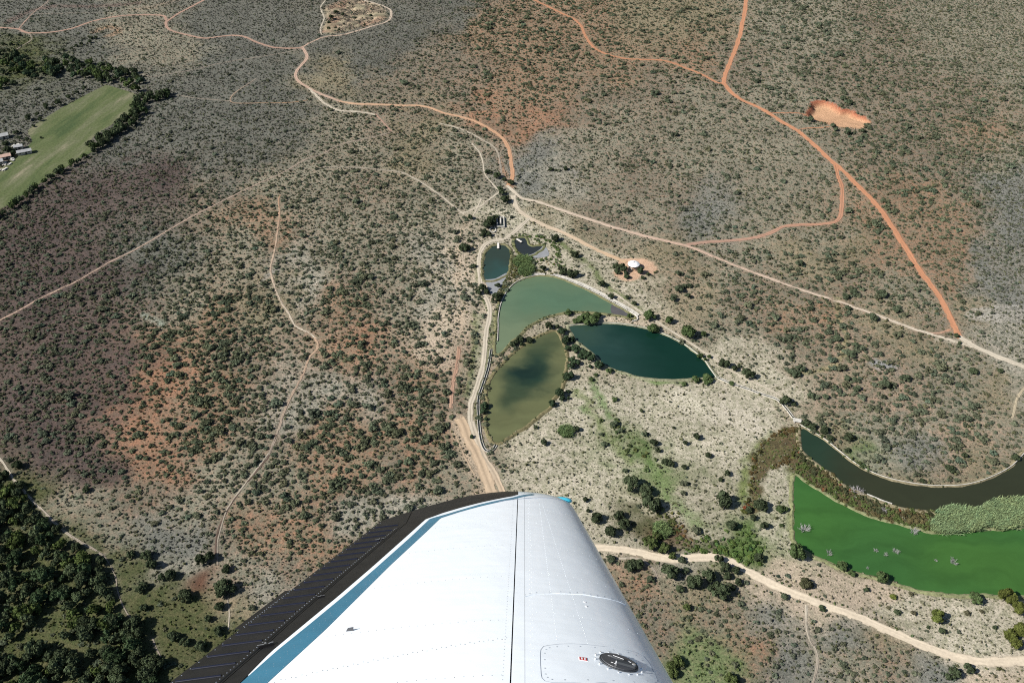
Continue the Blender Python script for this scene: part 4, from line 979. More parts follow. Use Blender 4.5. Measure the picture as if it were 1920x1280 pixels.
tag(mesh_obj('field', V, [tuple(range(len(V)))], m_field), kind='structure')

# ------------------------------------------------------------------ plants
def ico(sub=1):
    import bmesh
    bm = bmesh.new()
    bmesh.ops.create_icosphere(bm, subdivisions=sub, radius=1)
    V = np.array([v.co[:] for v in bm.verts]); F = [tuple(v.index for v in f.verts) for f in bm.faces]
    bm.free()
    return V, F


ICO1 = ico(1); ICO2 = ico(2)


def plant_mesh(name, seed, nclump, clump_r, leaves, leaf, flat, core=ICO1, mat=None, lift=0.0, spread=1.0):
    """a crown of unit radius made of leaf clumps; z from 0 up"""
    r = np.random.default_rng(seed)
    V = []; F = []; A = []
    base = 0
    for c in range(nclump):
        th = r.uniform(0, 2 * math.pi); rr = math.sqrt(r.uniform(0, 1)) * spread * (1 - clump_r * .75)
        hz = flat * (1 - .75 * rr ** 2) * r.uniform(.55, 1.0)
        ctr = np.array([rr * math.cos(th), rr * math.sin(th), lift + max(hz - clump_r * .35, clump_r * .35)])
        cr_ = clump_r * r.uniform(.65, 1.25)
        cv = core[0] * cr_ * np.array([1, 1, .82]) * (1 + (r.random((len(core[0]), 1)) - .5) * .5) * .86 + ctr
        cv[:, 2] = np.maximum(cv[:, 2], 0.0)
        V.append(cv); F += [tuple(i + base for i in f) for f in core[1]]
        lv = r.uniform(.25, .75)
        A.append(np.clip(lv + (r.random(len(cv)) - .5) * .35, 0, 1))
        base += len(cv)
        for k in range(leaves):
            d = r.normal(size=3); d[2] = abs(d[2]) * .9 + (-.25 if r.random() < .3 else 0); d /= np.linalg.norm(d)
            p = ctr + d * cr_ * np.array([1, 1, .85]) * r.uniform(.85, 1.18)
            if p[2] < .01: p[2] = .01
            nrm = d + r.normal(size=3) * .55; nrm /= np.linalg.norm(nrm)
            u = np.cross(nrm, r.normal(size=3)); u /= np.linalg.norm(u); w_ = np.cross(nrm, u)
            s = leaf * r.uniform(.6, 1.35)
            q = np.array([p - u * s - w_ * s * .6, p + u * s - w_ * s * .5, p + u * s * .7 + w_ * s * .7, p - u * s * .6 + w_ * s * .6])
            V.append(q); F.append((base, base + 1, base + 2, base + 3)); base += 4
            A.append(np.full(4, np.clip(lv + (r.random() - .5) * .8, 0, 1)))
    V = np.concatenate(V); A = np.concatenate(A)
    ext = max(np.abs(V[:, 0]).max(), np.abs(V[:, 1]).max())
    V[:, :2] /= ext
    return mesh_obj(name, V, F, mat, cols={'leaf': A}, link=False)


SHRUBS = [plant_mesh('shrub', 100 + i, 6 + i % 3, .42, 26, .13, .75, ICO1, M_LEAF) for i in range(6)]
TUFTS = [plant_mesh('tuft', 200 + i, 2, .55, 9, .24, .7, ico(1), M_LEAF) for i in range(4)]
CROWNS = [plant_mesh('crown', 300 + i, 15 + i % 4, .34, 62, .085, 1.0, ICO2, M_TREE) for i in range(6)]
FARCROWNS = [plant_mesh('far_crown', 330 + i, 9, .4, 22, .13, 1.1, ICO1, M_TREE) for i in range(3)]


def reed_mesh(seed):
    r = np.random.default_rng(seed)
    V = []; F = []; A = []
    b0 = 0
    for k in range(34):
        x, y = r.normal(size=2) * .32
        h = r.uniform(.7, 1.25); lean = np.array([r.normal() * .25 + .25, r.normal() * .2 - .15])
        a = r.uniform(0, math.pi); wv = np.array([math.cos(a), math.sin(a), 0]) * .05
        p0 = np.array([x, y, 0]); p1 = np.array([x + lean[0] * .4, y + lean[1] * .4, h * .7]); p2 = np.array([x + lean[0] * 1.3, y + lean[1] * 1.3, h])
        V += [p0 - wv, p0 + wv, p1 - wv * 1.3, p1 + wv * 1.3, p2]
        F += [(b0, b0 + 1, b0 + 3, b0 + 2), (b0 + 2, b0 + 3, b0 + 4)]
        A += [r.random()] * 5; b0 += 5
    return mesh_obj('reed_clump', V, F, M_LEAF, cols={'leaf': np.array(A)}, link=False)


REEDS = [reed_mesh(400 + i) for i in range(4)]


def scatter(name, protos, pts, scl, rot, tint, sz=None, kind='stuff'):
    """one object: geometry nodes put a copy of a prototype on every point"""
    col = bpy.data.collections.new(name + '_prototypes')
    for p in protos: col.objects.link(p)
    me = bpy.data.meshes.new(name)
    n = len(pts)
    me.vertices.add(n); me.vertices.foreach_set('co', np.asarray(pts, np.float32).ravel())
    scl = np.asarray(scl, np.float32)
    for nm, typ, key, arr in (('scl', 'FLOAT_VECTOR', 'vector', scl), ('rot', 'FLOAT_VECTOR', 'vector', np.stack([np.zeros(n), np.zeros(n), rot], -1)), ('tint', 'FLOAT_VECTOR', 'vector', tint)):
        a = me.attributes.new(nm, typ, 'POINT'); a.data.foreach_set(key, np.asarray(arr, np.float32).ravel())
    a = me.attributes.new('pick', 'INT', 'POINT'); a.data.foreach_set('value', rng.integers(0, len(protos), n).astype(np.int32))
    me.update()
    o = bpy.data.objects.new(name, me); COL.objects.link(o)
    g = bpy.data.node_groups.new(name, 'GeometryNodeTree')
    g.interface.new_socket('Geometry', in_out='INPUT', socket_type='NodeSocketGeometry')
    g.interface.new_socket('Geometry', in_out='OUTPUT', socket_type='NodeSocketGeometry')
    gi = g.nodes.new('NodeGroupInput'); go = g.nodes.new('NodeGroupOutput')
    ip = g.nodes.new('GeometryNodeInstanceOnPoints'); ci = g.nodes.new('GeometryNodeCollectionInfo')
    ci.inputs['Collection'].default_value = col
    ci.inputs['Separate Children'].default_value = True
    ci.inputs['Reset Children'].default_value = True
    ip.inputs['Pick Instance'].default_value = True

    def named(nm, t):
        q = g.nodes.new('GeometryNodeInputNamedAttribute'); q.data_type = t; q.inputs['Name'].default_value = nm
        return q.outputs[0]
    L = g.links
    L.new(gi.outputs[0], ip.inputs['Points']); L.new(ci.outputs[0], ip.inputs['Instance'])
    L.new(named('pick', 'INT'), ip.inputs['Instance Index'])
    L.new(named('scl', 'FLOAT_VECTOR'), ip.inputs['Scale'])
    L.new(named('rot', 'FLOAT_VECTOR'), ip.inputs['Rotation'])
    L.new(ip.outputs[0], go.inputs[0])
    md = o.modifiers.new('scatter', 'NODES'); md.node_group = g
    tag(o, kind=kind)
    return o


# --- where plants may not stand
allow_pts = None


def blocked(x, y, margin=0.0, roads=True):
    bad = np.zeros(len(x), bool)
    for P in list(POND_W.values()) + [W['FIELD'], W['MUD'], W['MUD2'], W['MUD3'], W['CLEARING'], W['REEDBED']]:
        lo = P.min(0); hi = P.max(0)
        m = (x > lo[0]) & (x < hi[0]) & (y > lo[1]) & (y < hi[1])
        if m.any(): bad[m] |= inside(x[m], y[m], P)
    if roads:
        for n, w, c, P in ROADS_W:
            lo = P.min(0) - w; hi = P.max(0) + w
            m = (x > lo[0]) & (x < hi[0]) & (y > lo[1]) & (y < hi[1])
            if m.any(): bad[m] |= dist_line(x[m], y[m], P) < w * .5 + (margin[m] if isinstance(margin, np.ndarray) else margin)
    return bad


def in_view(x, y, pad=60):
    px, py, dep = pix(np.stack([x, y, np.zeros_like(x)], -1))
    return (px > -pad) & (px < 1920 + pad) & (py > -pad) & (py < 1280 + pad + 40)


def jitter_grid(cell, ymin=128, ymax=880, amp=.95):
    gx = np.arange(-520, 520, cell); gy = np.arange(ymin, ymax, cell)
    X, Y = np.meshgrid(gx, gy)
    x = (X + (rng.random(X.shape) - .5) * cell * 2 * amp * .5 * 2 * .5).ravel() + cell * .0
    y = (Y + (rng.random(X.shape) - .5) * cell * amp).ravel()
    x = x + (np.repeat(np.arange(len(gy)) % 2, len(gx)) * cell * .5)
    m = in_view(x, y)
    return x[m], y[m]


def tints(n, base, spread=.16):
    b = np.array(base, float)
    v = 1 + rng.normal(size=(n, 1)) * spread
    h = rng.normal(size=(n, 1)) * spread * .35
    return np.clip(b * v * np.concatenate([1 + h, np.ones((n, 1)), 1 - h * .5], 1), .15, 3.2)


# ---- shrubs of the scrub
SH = []      # x, y, radius, height factor, tint
x, y = jitter_grid(2.75, amp=.72)
z = zones(x, y)
patch = fbm(x / 14, y / 14, 91, 3)
far_ = np.clip((y - 420) / 300, 0, 1)
dens = z[:, 7] * (.38 + 1.55 * patch) * (1 - .34 * far_)
ok = rng.random(len(x)) < dens
x, y, z = x[ok], y[ok], z[ok]
rad = z[:, 8] * .5 * np.exp(rng.normal(size=len(x)) * .36) * .78 * (1 - .16 * np.clip((y - 420) / 300, 0, 1))
bad = blocked(x, y, rad * .75)
fan = inside(x, y, W['FAN']) | inside(x, y, W['PIT'])
bad |= fan
x, y, z, rad = x[~bad], y[~bad], z[~bad], rad[~bad]
tn = tints(len(x), (1, 1, 1))
soilrel = z[:, 0:3] / (z[:, 0:3].mean(1)[:, None])
grey = np.clip((z[:, 2] / z[:, 0] - .35) * 1.6, 0, 1)[:, None]
tn = tn * (1 + grey * np.array([.12, .06, .30]))
SH.append(np.concatenate([np.stack([x, y, rad, .60 + rng.random(len(x)) * .32], -1), tn], 1))
# ---- rough reeds and low bush between canal and algae pond
x, y = jitter_grid(1.15, 150, 330)
fx_, fy_, _d = pix(np.stack([x, y, np.zeros_like(x)], -1))
arm = np.minimum(dist_line(x, y, smooth(poly([(1496,804),(1465,811),(1441,818),(1425,840),(1413,870),(1407,910),(1400,935),(1394,958)]), 3)), dist_line(x, y, smooth(poly([(1500,832),(1482,858),(1462,874),(1446,880)]), 3)))
f = inside(x, y, W['FAN']) & (rng.random(len(x)) < np.where((fx_ < 1492) & (arm > 1.5), .30, .85))
x, y, arm, fx_ = x[f], y[f], arm[f], fx_[f]
bad = blocked(x, y, 0., False); x, y, arm, fx_ = x[~bad], y[~bad], arm[~bad], fx_[~bad]
n = fbm(x / 7, y / 7, 121, 3); n2 = fbm(x / 4, y / 4, 127, 3)
pal = np.array([[1.0, .92, .72], [1.25, .92, .74], [.95, 1.08, .62], [.7, .68, .58], [1.25, 1.22, .85]])
ii = np.clip(((n - .3) / .4 * 2.2 + n2 * 2.6), 0, 4.99).astype(int)
tn = pal[ii] * (1 + rng.normal(size=(len(x), 1)) * .18)
red = (rng.random(len(x)) < .10 * np.clip((fbm(x / 6, y / 6, 140, 2) - .5) * 6, 0, 1))
tn[red] = np.array([2.2, .75, .7]) * (1 + rng.normal(size=(red.sum(), 1)) * .2)
low = (fx_ < 1492) & (arm > 1.5)
tn[low] = np.array([1.15, 1.25, .75]) * (1 + rng.normal(size=(low.sum(), 1)) * .2)
tn[~low & (fx_ < 1492)] *= np.array([.95, .8, .75])
SH.append(np.concatenate([np.stack([x, y, np.where(low, .4, .5) + rng.random(len(x)) * np.where(low, .3, .6), np.where(low, .5, .7) + rng.random(len(x)) * .4], -1), tn], 1))


def row(line, spacing, r0, r1, tint, spread, hf=.9, keep=1.0):
    P, t = resample(smooth(poly(line), 3), spacing)
    k = rng.random(len(P)) < keep
    P = P[k]
    P = P + rng.normal(size=P.shape) * spread
    n = len(P)
    SH.append(np.concatenate([np.stack([P[:, 0], P[:, 1], r0 + rng.random(n) * (r1 - r0), np.full(n, hf)], -1), tints(n, tint, .2)], 1))


DG = (.72, .85, .62); BRN = (1.15, .95, .75); LG = (1.35, 1.7, 1.0)
row([(932,657),(930,640),(931,622),(931,600),(936,573)], .9, .4, .8, DG, .35)
row([(942,662),(958,643),(974,630),(990,613),(1013,600),(1036,591),(1067,586),(1090,586)], .8, .45, .9, DG, .4, keep=.8)
row([(914,741),(916,760),(913,778),(914,804),(921,823),(932,832)], .8, .4, .85, DG, .35)
row([(917,721),(931,695),(947,679),(965,661),(983,648),(1004,635),(1025,624)], .9, .4, .8, DG, .35, keep=.8)
row([(1012,778),(990,797),(970,810),(950,823),(934,832)], .9, .35, .7, DG, .4, keep=.7)
row([(1062,660),(1063,676),(1059,705),(1056,722)], 1.1, .5, 1.0, DG, .5)
row([(1120,672),(1134,686),(1152,694),(1176,701),(1200,708),(1230,712)], 1.3, .35, .7, LG, .5, keep=.6)
row([(905,527),(904,510),(905,489),(911,473),(919,463)], .9, .4, .8, DG, .35)
row([(957,470),(959,482),(957,500),(953,514),(946,530),(940,540)], .7, .5, 1.1, (1.2,1.15,.8), .6)
row([(964,460),(970,470),(979,481),(988,484)], .8, .5, 1.0, (1.1,1.15,.75), .5)
row([(960,480),(965,500),(966,515),(955,530),(945,545),(936,560)], .6, .5, 1.2, (1.15,1.05,.75), 1.2)
row([(975,488),(968,505),(960,520)], .5, .5, 1.3, (1.15,1.0,.75), 1.4)
row([(1000,490),(1020,487),(1040,492),(1055,500),(1065,512)], .6, .5, 1.2, (.95,1.2,.7), 1.6)
row([(1000,506),(1015,510),(1030,510),(1045,513)], .6, .5, 1.1, (1.2,1.05,.8), 1.3)
row([(1005,443),(1020,447),(1035,455),(1045,470),(1050,485)], .6, .5, 1.2, (.95,1.2,.7), 1.0)
row([(960,445),(970,441),(990,443),(1010,452),(1020,459)], .7, .4, 1.0, (1.0,1.2,.7), .7)
row([(994,459),(1003,460),(1012,458)], .5, .4, .7, (2.6,1.3,1.0), .6)
row([(1020,491),(1035,494),(1050,497)], 1.2, .4, .7, (2.4,1.5,1.2), .8)
row([(906,560),(920,590),(918,620),(914,650)], .9, .35, .7, (1.0,1.25,.7), .6)
row([(1505,800),(1530,812),(1560,838),(1590,860),(1630,882)], 1.2, .7, 1.6, DG, .8)
row([(1640,893),(1700,914),(1780,921),(1850,908),(1895,880)], 1.0, .4, .9, (1.1,1.1,.75), .7)
row([(1490,900),(1488,950),(1489,1008)], .9, .35, .7, (1.2,1.3,.7), .3)
row([(1495,1016),(1520,1038),(1560,1056),(1620,1078),(1700,1100),(1780,1114),(1870,1118)], 1.2, .3, .7, (1.3,1.25,1.0), .5)
row([(1150,1053),(1200,1052),(1250,1056),(1330,1050),(1390,1072),(1460,1106),(1530,1136)], 1.2, .4, .9, (1,1,.85), .5, keep=.7)
row([(1400,1062),(1460,1092),(1530,1120),(1620,1152),(1700,1190),(1790,1224)], 1.0, .3, .7, (1,1.1,.8), .4, keep=.75)
row([(1140,793),(1160,800),(1175,830),(1200,850),(1215,870)], .7, .5, 1.4, (.95,1.05,.7), 2.4, keep=.7)
row([(1320,1010),(1350,1030),(1390,1010),(1420,1020),(1400,1045),(1340,1035),(1290,1035),(1310,1040)], .5, .5, 1.3, (.95,1.25,.65), 2.2)
row([(1240,960),(1262,975),(1255,990),(1270,1010),(1300,1030)], .5, .5, 1.2, (1.1,1.1,.7), 2.0)
row([(1265,988),(1290,998),(1300,1015)], .6, .4, .9, (1.7,1.0,.75), 1.6)
SH = np.concatenate(SH)
bad = blocked(SH[:, 0], SH[:, 1], 0.0)
SH = SH[~bad]

# ---- low tufts everywhere between the shrubs
x, y = jitter_grid(1.3)
z = zones(x, y)
dep = pix(np.stack([x, y, np.zeros_like(x)], -1))[2]
patch = fbm(x / 6, y / 6, 191, 3)
ok = rng.random(len(x)) < z[:, 9] * (.45 + patch * 1.1) * .85
x, y, z, dep = x[ok], y[ok], z[ok], dep[ok]
bad = blocked(x, y, 0.1) | inside(x, y, W['PIT']); x, y, z, dep = x[~bad], y[~bad], z[~bad], dep[~bad]
r0 = np.clip(rng.lognormal(-.95, .38, len(x)), .18, .85) * (1 + .35 * np.clip((dep - 450) / 400, 0, 1))
cov = z[:, 3:6]
tn = cov / np.array([.079, .091, .054]) * KSEEN * .92
tn = tn * (1 + rng.normal(size=(len(x), 1)) * .22)
scatter('low_tussocks', TUFTS, np.stack([x, y, np.zeros_like(x)], -1), np.stack([r0, r0, r0 * (.9 + .4 * rng.random(len(x)))], -1), rng.random(len(x)) * 6.28, np.clip(tn, .1, 4))

# ---- low dark shrublets between the shrubs
x, y = jitter_grid(1.75)
z = zones(x, y)
dep = pix(np.stack([x, y, np.zeros_like(x)], -1))[2]
patch = fbm(x / 9, y / 9, 291, 3)
ok = rng.random(len(x)) < (.72 * z[:, 7] + .045) * (.35 + patch * 1.3) * (1 - .6 * np.clip((y - 400) / 280, 0, 1))
x, y, z, dep = x[ok], y[ok], z[ok], dep[ok]
bad = blocked(x, y, 0.35) | inside(x, y, W['PIT']) | inside(x, y, W['FAN']); x, y, z, dep = x[~bad], y[~bad], z[~bad], dep[~bad]
r0 = np.clip(rng.lognormal(-.62, .34, len(x)), .25, 1.1) * (1 + .25 * np.clip((dep - 450) / 400, 0, 1))
cov = z[:, 3:6]
cov = cov / cov.mean(1)[:, None]
tn = (cov * .6 + .4) * np.array([1.08, 1.0, 1.05]) * (.78 + .5 * rng.random((len(x), 1)))
scatter('low_shrublets', TUFTS, np.stack([x, y, np.zeros_like(x)], -1), np.stack([r0, r0, r0 * (.95 + .4 * rng.random(len(x)))], -1), rng.random(len(x)) * 6.28, tn)

# ---- pale reed bed
x, y = jitter_grid(.62, 150, 330)
f = inside(x, y, W['REEDBED']); x, y = x[f], y[f]
ext = []
for (px, py, rx, ry) in ((979, 492, 4.6, 5), (986, 508, 3.6, 5), (1239, 995, 2.9, 3.4), (1060, 810, 2.8, 3.2)):
    c = at(px, py); n = int(rx * ry * 8)
    a = rng.random(n) * 6.28; q = np.sqrt(rng.random(n))
    ext.append(np.stack([c[0] + np.cos(a) * q * rx, c[1] + np.sin(a) * q * ry], -1))
ext = np.concatenate(ext)
x = np.r_[x, ext[:, 0]]; y = np.r_[y, ext[:, 1]]
n = len(x)
s = (1.15 + rng.random(n) * .8)
tn = tints(n, (2.1, 2.4, 2.0), .16)
tn[-len(ext):] *= np.array([.70, .74, .62])
scatter('reeds', REEDS, np.stack([x, y, np.full(n, .05)], -1), np.stack([s, s, s * 1.15], -1), rng.normal(size=n) * .5, tn)

# ---- shrubs: the 300 that show largest become objects, the rest one mass
spx, spy, sdep = pix(np.stack([SH[:, 0], SH[:, 1], np.zeros(len(SH))], -1))
size = SH[:, 2] / sdep
vis = (spx > 5) & (spx < 1915) & (spy > 5) & (spy < 1275)
# hidden by the wing
WPX = [(312,1280),(394,1217),(500,1133),(612,1050),(706,980),(744,966),(831,947),(900,936),(960,926),(1018,920),(1070,936),(1099,980),(1147,1069),(1194,1152),(1268,1280)]
vis &= ~inside(spx, spy, np.array(WPX))
order = np.argsort(-np.where(vis, size, 0))
top = order[:300]
rest = np.ones(len(SH), bool); rest[top] = False
A = SH[rest]
scatter('scrub_shrubs', SHRUBS, np.stack([A[:, 0], A[:, 1], np.zeros(len(A))], -1), np.stack([A[:, 2], A[:, 2] * (.85 + .3 * rng.random(len(A))), A[:, 2] * A[:, 3]], -1), rng.random(len(A)) * 6.28, A[:, 4:7])


LAND = [(595,645,'beside the sharp bend of the winding track'),(514,500,'beside the pale upper bend of the winding track'),(550,590,'beside the winding track above its sharp bend'),(545,745,'beside the middle stretch of the winding track'),(505,850,'beside the dark lower stretch of the winding track'),(430,950,'beside the foot of the winding track'),
 (290,740,'on the upper end of the bare red soil strip'),(265,830,'on the lower end of the bare red soil strip'),(290,600,'beside the pale green patch of scrub'),(400,620,'in dense scrub right of the pale green patch'),(390,720,'in dense scrub right of the bare red strip'),(400,820,'in dense scrub left of the dark track'),(340,900,'on orange soil below the bare red strip'),
 (150,600,'on purple-brown soil near the long diagonal track'),(120,740,'on purple-brown soil at the left edge'),(200,830,'on purple-brown soil above the dark wood'),(660,640,'on bright red soil right of the sharp track bend'),(700,740,'around the pale stony patch in the scrub'),(640,800,'on red soil left of the pale stony patch'),(680,860,'in dense scrub below the pale stony patch'),
 (760,800,'in dense scrub left of the wide sandy track'),(780,880,'in dense scrub just above the black wing edge'),(850,870,'at the edge of the wide sandy track'),(850,720,'beside the bare pink strip'),(790,620,'in scrub left of the sandy wash'),(845,560,'in the branching sandy wash'),(570,900,'on red soil right of the dark track'),(620,960,'just outside the black wing corner'),(500,960,'on red soil below the dark track'),(700,930,'on grey soil above the black wing edge'),
 (250,1120,'in the green glade beside the dark wood'),(330,1090,'in the glade near the bare brown patch'),(380,1200,'in the glade close to the wing'),(70,1150,'in clearings of the dark wood'),
 (1000,470,'between the two small ponds'),(940,545,'beside the mud of the oval pond'),(1035,500,'above the head of the grey-green pond'),(1100,720,'under the teal pond on the meadow'),(1170,830,'in the green streak of the meadow'),(1250,980,'in the green hollow beside the wing tip'),(1370,1025,'in the bright green hollow above the sandy track'),
 (1200,1150,'in low scrub right of the wing'),(1330,1200,'in low scrub under the big dark trees'),(1450,1190,'beside the narrow path below the sandy track'),(1600,1220,'in low scrub below the sandy track'),(1560,840,'at the start of the curved canal'),(1640,760,'on pink soil above the curved canal'),(1720,800,'in the middle of the canal spit'),(1800,750,'at the back of the canal spit'),(1830,850,'on the canal spit near its right end'),(1760,690,'below the joining of red and pale roads'),
 (1450,600,'between the teal pond and the pink road'),(1530,650,'on red soil near the pale dry gully'),(1600,700,'around the bluish bare patch'),(1480,540,'along the middle of the pink road'),(1650,540,'between the pink and red roads'),(1750,520,'beside the lower red road'),(1850,900,'by the right end of the curved canal'),(1470,850,'in the reddish reeds at the head of the canal'),(1600,930,'in the reddish reeds between canal and algae pond'),(1720,970,'in the reddish reeds near the pale reed bed')]
LXY = np.array([l[:2] for l in LAND], float)
byland = {}
for i in top:
    k_ = int(np.argmin((LXY[:, 0] - spx[i]) ** 2 + (LXY[:, 1] - spy[i]) ** 2))
    byland.setdefault(k_, []).append(i)
ORD = ['first', 'second', 'third', 'fourth', 'fifth', 'sixth', 'seventh', 'eighth', 'ninth', 'tenth', 'eleventh', 'twelfth', 'thirteenth', 'fourteenth']
for k_, mem in byland.items():
    mem.sort(key=lambda i: spx[i])
    for q, i in enumerate(mem):
        s = SH[i]
        o = SHRUBS[i % len(SHRUBS)].copy()
        o.name = 'shrub'
        COL.objects.link(o)
        o.location = (float(s[0]), float(s[1]), 0)
        o.scale = (float(s[2]), float(s[2]), float(s[2] * s[3]))
        o.rotation_euler = (0, 0, random.uniform(0, 6.28))
        o['tint'] = [float(v) for v in s[4:7]]
        ph = LAND[k_][2]
        if len(mem) == 1: lab = 'larger shrub ' + ph
        elif len(mem) > 14: lab = 'larger shrub ' + ph
        else: lab = ('leftmost' if q == 0 else 'rightmost' if q == len(mem) - 1 else ORD[q] + ' from left') + ' of larger shrubs ' + ph
        tag(o, lab, 'shrub', 'larger shrubs ' + ph)

# ------------------------------------------------------------------ trees
def trunk_mesh(seed):
    r = random.Random(seed)
    m = MB()
    m.cyl((0, 0, 0), (.04, .02, .38), .075, .05, n=7)
    for k in range(5):
        a = k * 1.26 + r.uniform(-.3, .3)
        m.cyl((.04, .02, .36), (.04 + .42 * math.cos(a), .02 + .42 * math.sin(a), .75 + r.uniform(-.1, .15)), .035, .012, n=5)
    return mesh_obj('trunk', m.V, m.F, M_BARK, link=False)


TRUNKS = [trunk_mesh(i) for i in range(3)]
ORD = ['first', 'second', 'third', 'fourth', 'fifth', 'sixth', 'seventh', 'eighth', 'ninth', 'tenth', 'eleventh', 'twelfth', 'thirteenth', 'fourteenth']
DK = (1, 1, 1); GR = (1.5, 1.45, 1.6); YL = (1.75, 1.55, .8); BL = (.85, 1.0, 1.0); PU = (2.2, 1.6, 1.8); PG = (2.4, 2.9, 2.2); MG = (1.3, 1.45, 1.1)
TREES = []     # px, py (crown centre), width px, tint, label, group
CL = []        # clusters: phrase, group, tint, members


def C(phrase, group, tint, *m): CL.append((phrase, group, tint, m))


C('trees at the meeting of the pale roads', 'trees at the meeting of roads', DK, (957,341,15),(932,329,16),(937,353,14),(941,361,14),(946,374,20),(946,336,10),(914,322,12))
C('bushes on the grey flat above the pale road', 'bushes on the grey flat', DK, (988,343,10),(1060,315,12),(1033,316,13),(1042,318,8))
C('trees beside the long settling tank', 'trees beside the settling tank', DK, (922,412,22),(915,421,22),(908,434,15),(929,407,15),(917,439,13),(905,441,10))
C('trees along the sandy wash left of the oval pond', 'trees along the sandy wash', DK, (872,463,22),(866,467,13),(880,451,10),(882,407,13),(889,498,10))
C('trees below the oval pond', 'trees below the oval pond', DK, (904,540,17),(898,547,15),(912,546,13),(930,557,21),(939,553,12),(933,534,14))
C('trees along the green ditch under the shelter road', 'trees along the green ditch', DK, (1041,446,18),(1078,478,16),(1072,473,9),(1128,532,16),(1146,555,15),(1189,569,11),(1176,557,10))
C('trees round the white shelter', 'trees round the shelter', DK, (1155,500,17),(1167,503,20),(1158,509,14),(1175,518,14),(1174,512,10),(1201,508,17),(1215,513,9),(1205,521,9))
C('trees on the slope right of the shelter', 'trees right of the shelter', GR, (1271,512,14),(1273,541,20),(1292,535,12),(1262,560,14),(1290,555,13),(1283,536,12))
C('trees at the head of the grey-green pond', 'trees at the head of the grey-green pond', DK, (1057,509,20),(1069,513,22),(1079,514,16),(1018,502,14),(1050,502,12))
C('trees on the spit between grey-green and teal ponds', 'trees on the spit between ponds', MG, (1066,586,15),(1090,598,24),(1100,594,22),(1111,599,25),(1120,591,17),(1079,602,14),(1103,604,20),(1180,592,11))
C('trees between the grey-green and olive ponds', 'trees between grey-green and olive ponds', DK, (1029,611,17),(1045,612,12),(976,635,18),(961,644,16),(992,636,16),(978,645,10),(968,641,12))
C('trees between the olive and teal ponds', 'trees between olive and teal ponds', BL, (1054,620,20),(1060,638,20),(1071,636,16),(1065,653,15),(1079,653,22),(1096,661,19),(1105,668,24),(1073,675,17),(1081,679,17),(1071,686,16),(1123,684,22),(1107,687,10),(1088,668,14))
C('trees on the right bank of the olive pond', 'trees on the bank of the olive pond', BL, (1067,704,22),(1060,707,12),(1049,737,20),(1054,746,14),(1065,733,12),(1036,756,18),(1066,746,8))
C('bushes below the teal pond', 'bushes below the teal pond', MG, (1143,694,15),(1109,710,12),(1117,702,10),(1153,747,15),(1304,710,19),(1328,707,25),(1283,719,12),(1325,717,12),(1372,718,12))
C('trees above the right end of the teal pond', 'trees above the teal pond', MG, (1218,591,27),(1255,601,19),(1225,615,26),(1290,623,31),(1319,626,12),(1313,666,14),(1330,668,10),(1322,673,10))
C('trees on the pale bank beside the walled channel', 'trees beside the walled channel', DK, (1359,680,25),(1403,700,27),(1377,691,14),(1386,686,9),(1473,751,26),(1488,757,12))
C('trees left of the olive pond', 'trees left of the olive pond', BL, (908,761,18),(906,772,14),(911,785,9),(884,818,10))
C('dark trees on the stony meadow', 'trees on the stony meadow', DK, (1080,804,16),(1020,829,15),(1226,829,17),(1307,818,17),(1285,830,12),(1234,844,11),(1203,770,8),(1263,801,8),(1364,887,13),(1351,898,11),(1005,800,10),(1328,853,14))
C('bushes in the green hollow of the meadow', 'bushes in the green hollow', GR, (1151,793,18),(1164,806,14),(1133,831,16),(1127,813,12),(1209,813,14),(1172,881,13))
C('trees along the green strip right of the wingtip', 'trees along the green strip', DK, (1184,905,38),(1211,919,32),(1220,944,44),(1247,866,17),(1258,868,18),(1283,875,12))
C('trees close beside the wingtip', 'trees close beside the wingtip', DK, (1161,965,23),(1170,982,26),(1119,971,28),(1144,997,25),(1098,936,13),(1103,957,10))
C('grey bushes on the meadow beside the green strip', 'grey bushes beside the green strip', (1.7,1.45,1.7), (1283,904,17),(1281,923,13),(1306,993,21),(1238,874,10))
C('trees in the hollow above the sandy track', 'trees above the sandy track', (1.15,1.15,.8), (1218,1017,32),(1246,1027,29),(1261,1042,17),(1232,1005,20))
C('trees in the bright green hollow', 'trees in the bright green hollow', DK, (1355,937,38),(1427,946,32),(1372,984,24),(1433,986,19),(1423,1045,23),(1405,955,16),(1412,970,14))
C('bushes on the pale strip left of the algae pond', 'bushes left of the algae pond', MG, (1463,953,20),(1472,953,14),(1466,983,10))
C('trees on the near bank of the algae pond', 'trees on the bank of the algae pond', MG, (1494,1033,42),(1579,1060,25),(1598,1074,17),(1653,1083,28),(1829,1120,28))
C('bushes on the pale ground below the algae pond', 'bushes below the algae pond', DK, (1625,1104,14),(1683,1146,15),(1767,1182,16),(1740,1174,9),(1866,1175,11),(1542,1139,16))
C('purple bushes on the pale ground below the algae pond', 'purple bushes below the algae pond', PU, (1708,1112,11),(1713,1148,13),(1814,1148,13),(1841,1145,10),(1666,1138,10),(1648,1120,7))
C('trees at the corner below the algae pond', 'trees at the corner below the algae pond', YL, (1890,1118,36),(1911,1140,30),(1897,1190,34),(1914,1180,34),(1905,1206,28))
C('trees below the sandy track', 'trees below the sandy track', DK, (1184,1058,30),(1198,1058,22),(1256,1070,42),(1302,1090,35),(1329,1080,31),(1347,1106,43),(1359,1062,25),(1380,1069,19),(1364,1079,19),(1348,1048,19),(1385,1091,17),(1372,1100,17),(1275,1103,19))
C('bushes along the sandy track', 'bushes along the sandy track', GR, (1286,1069,19),(1279,1048,19),(1220,1084,19),(1146,1046,20),(1471,1117,16))
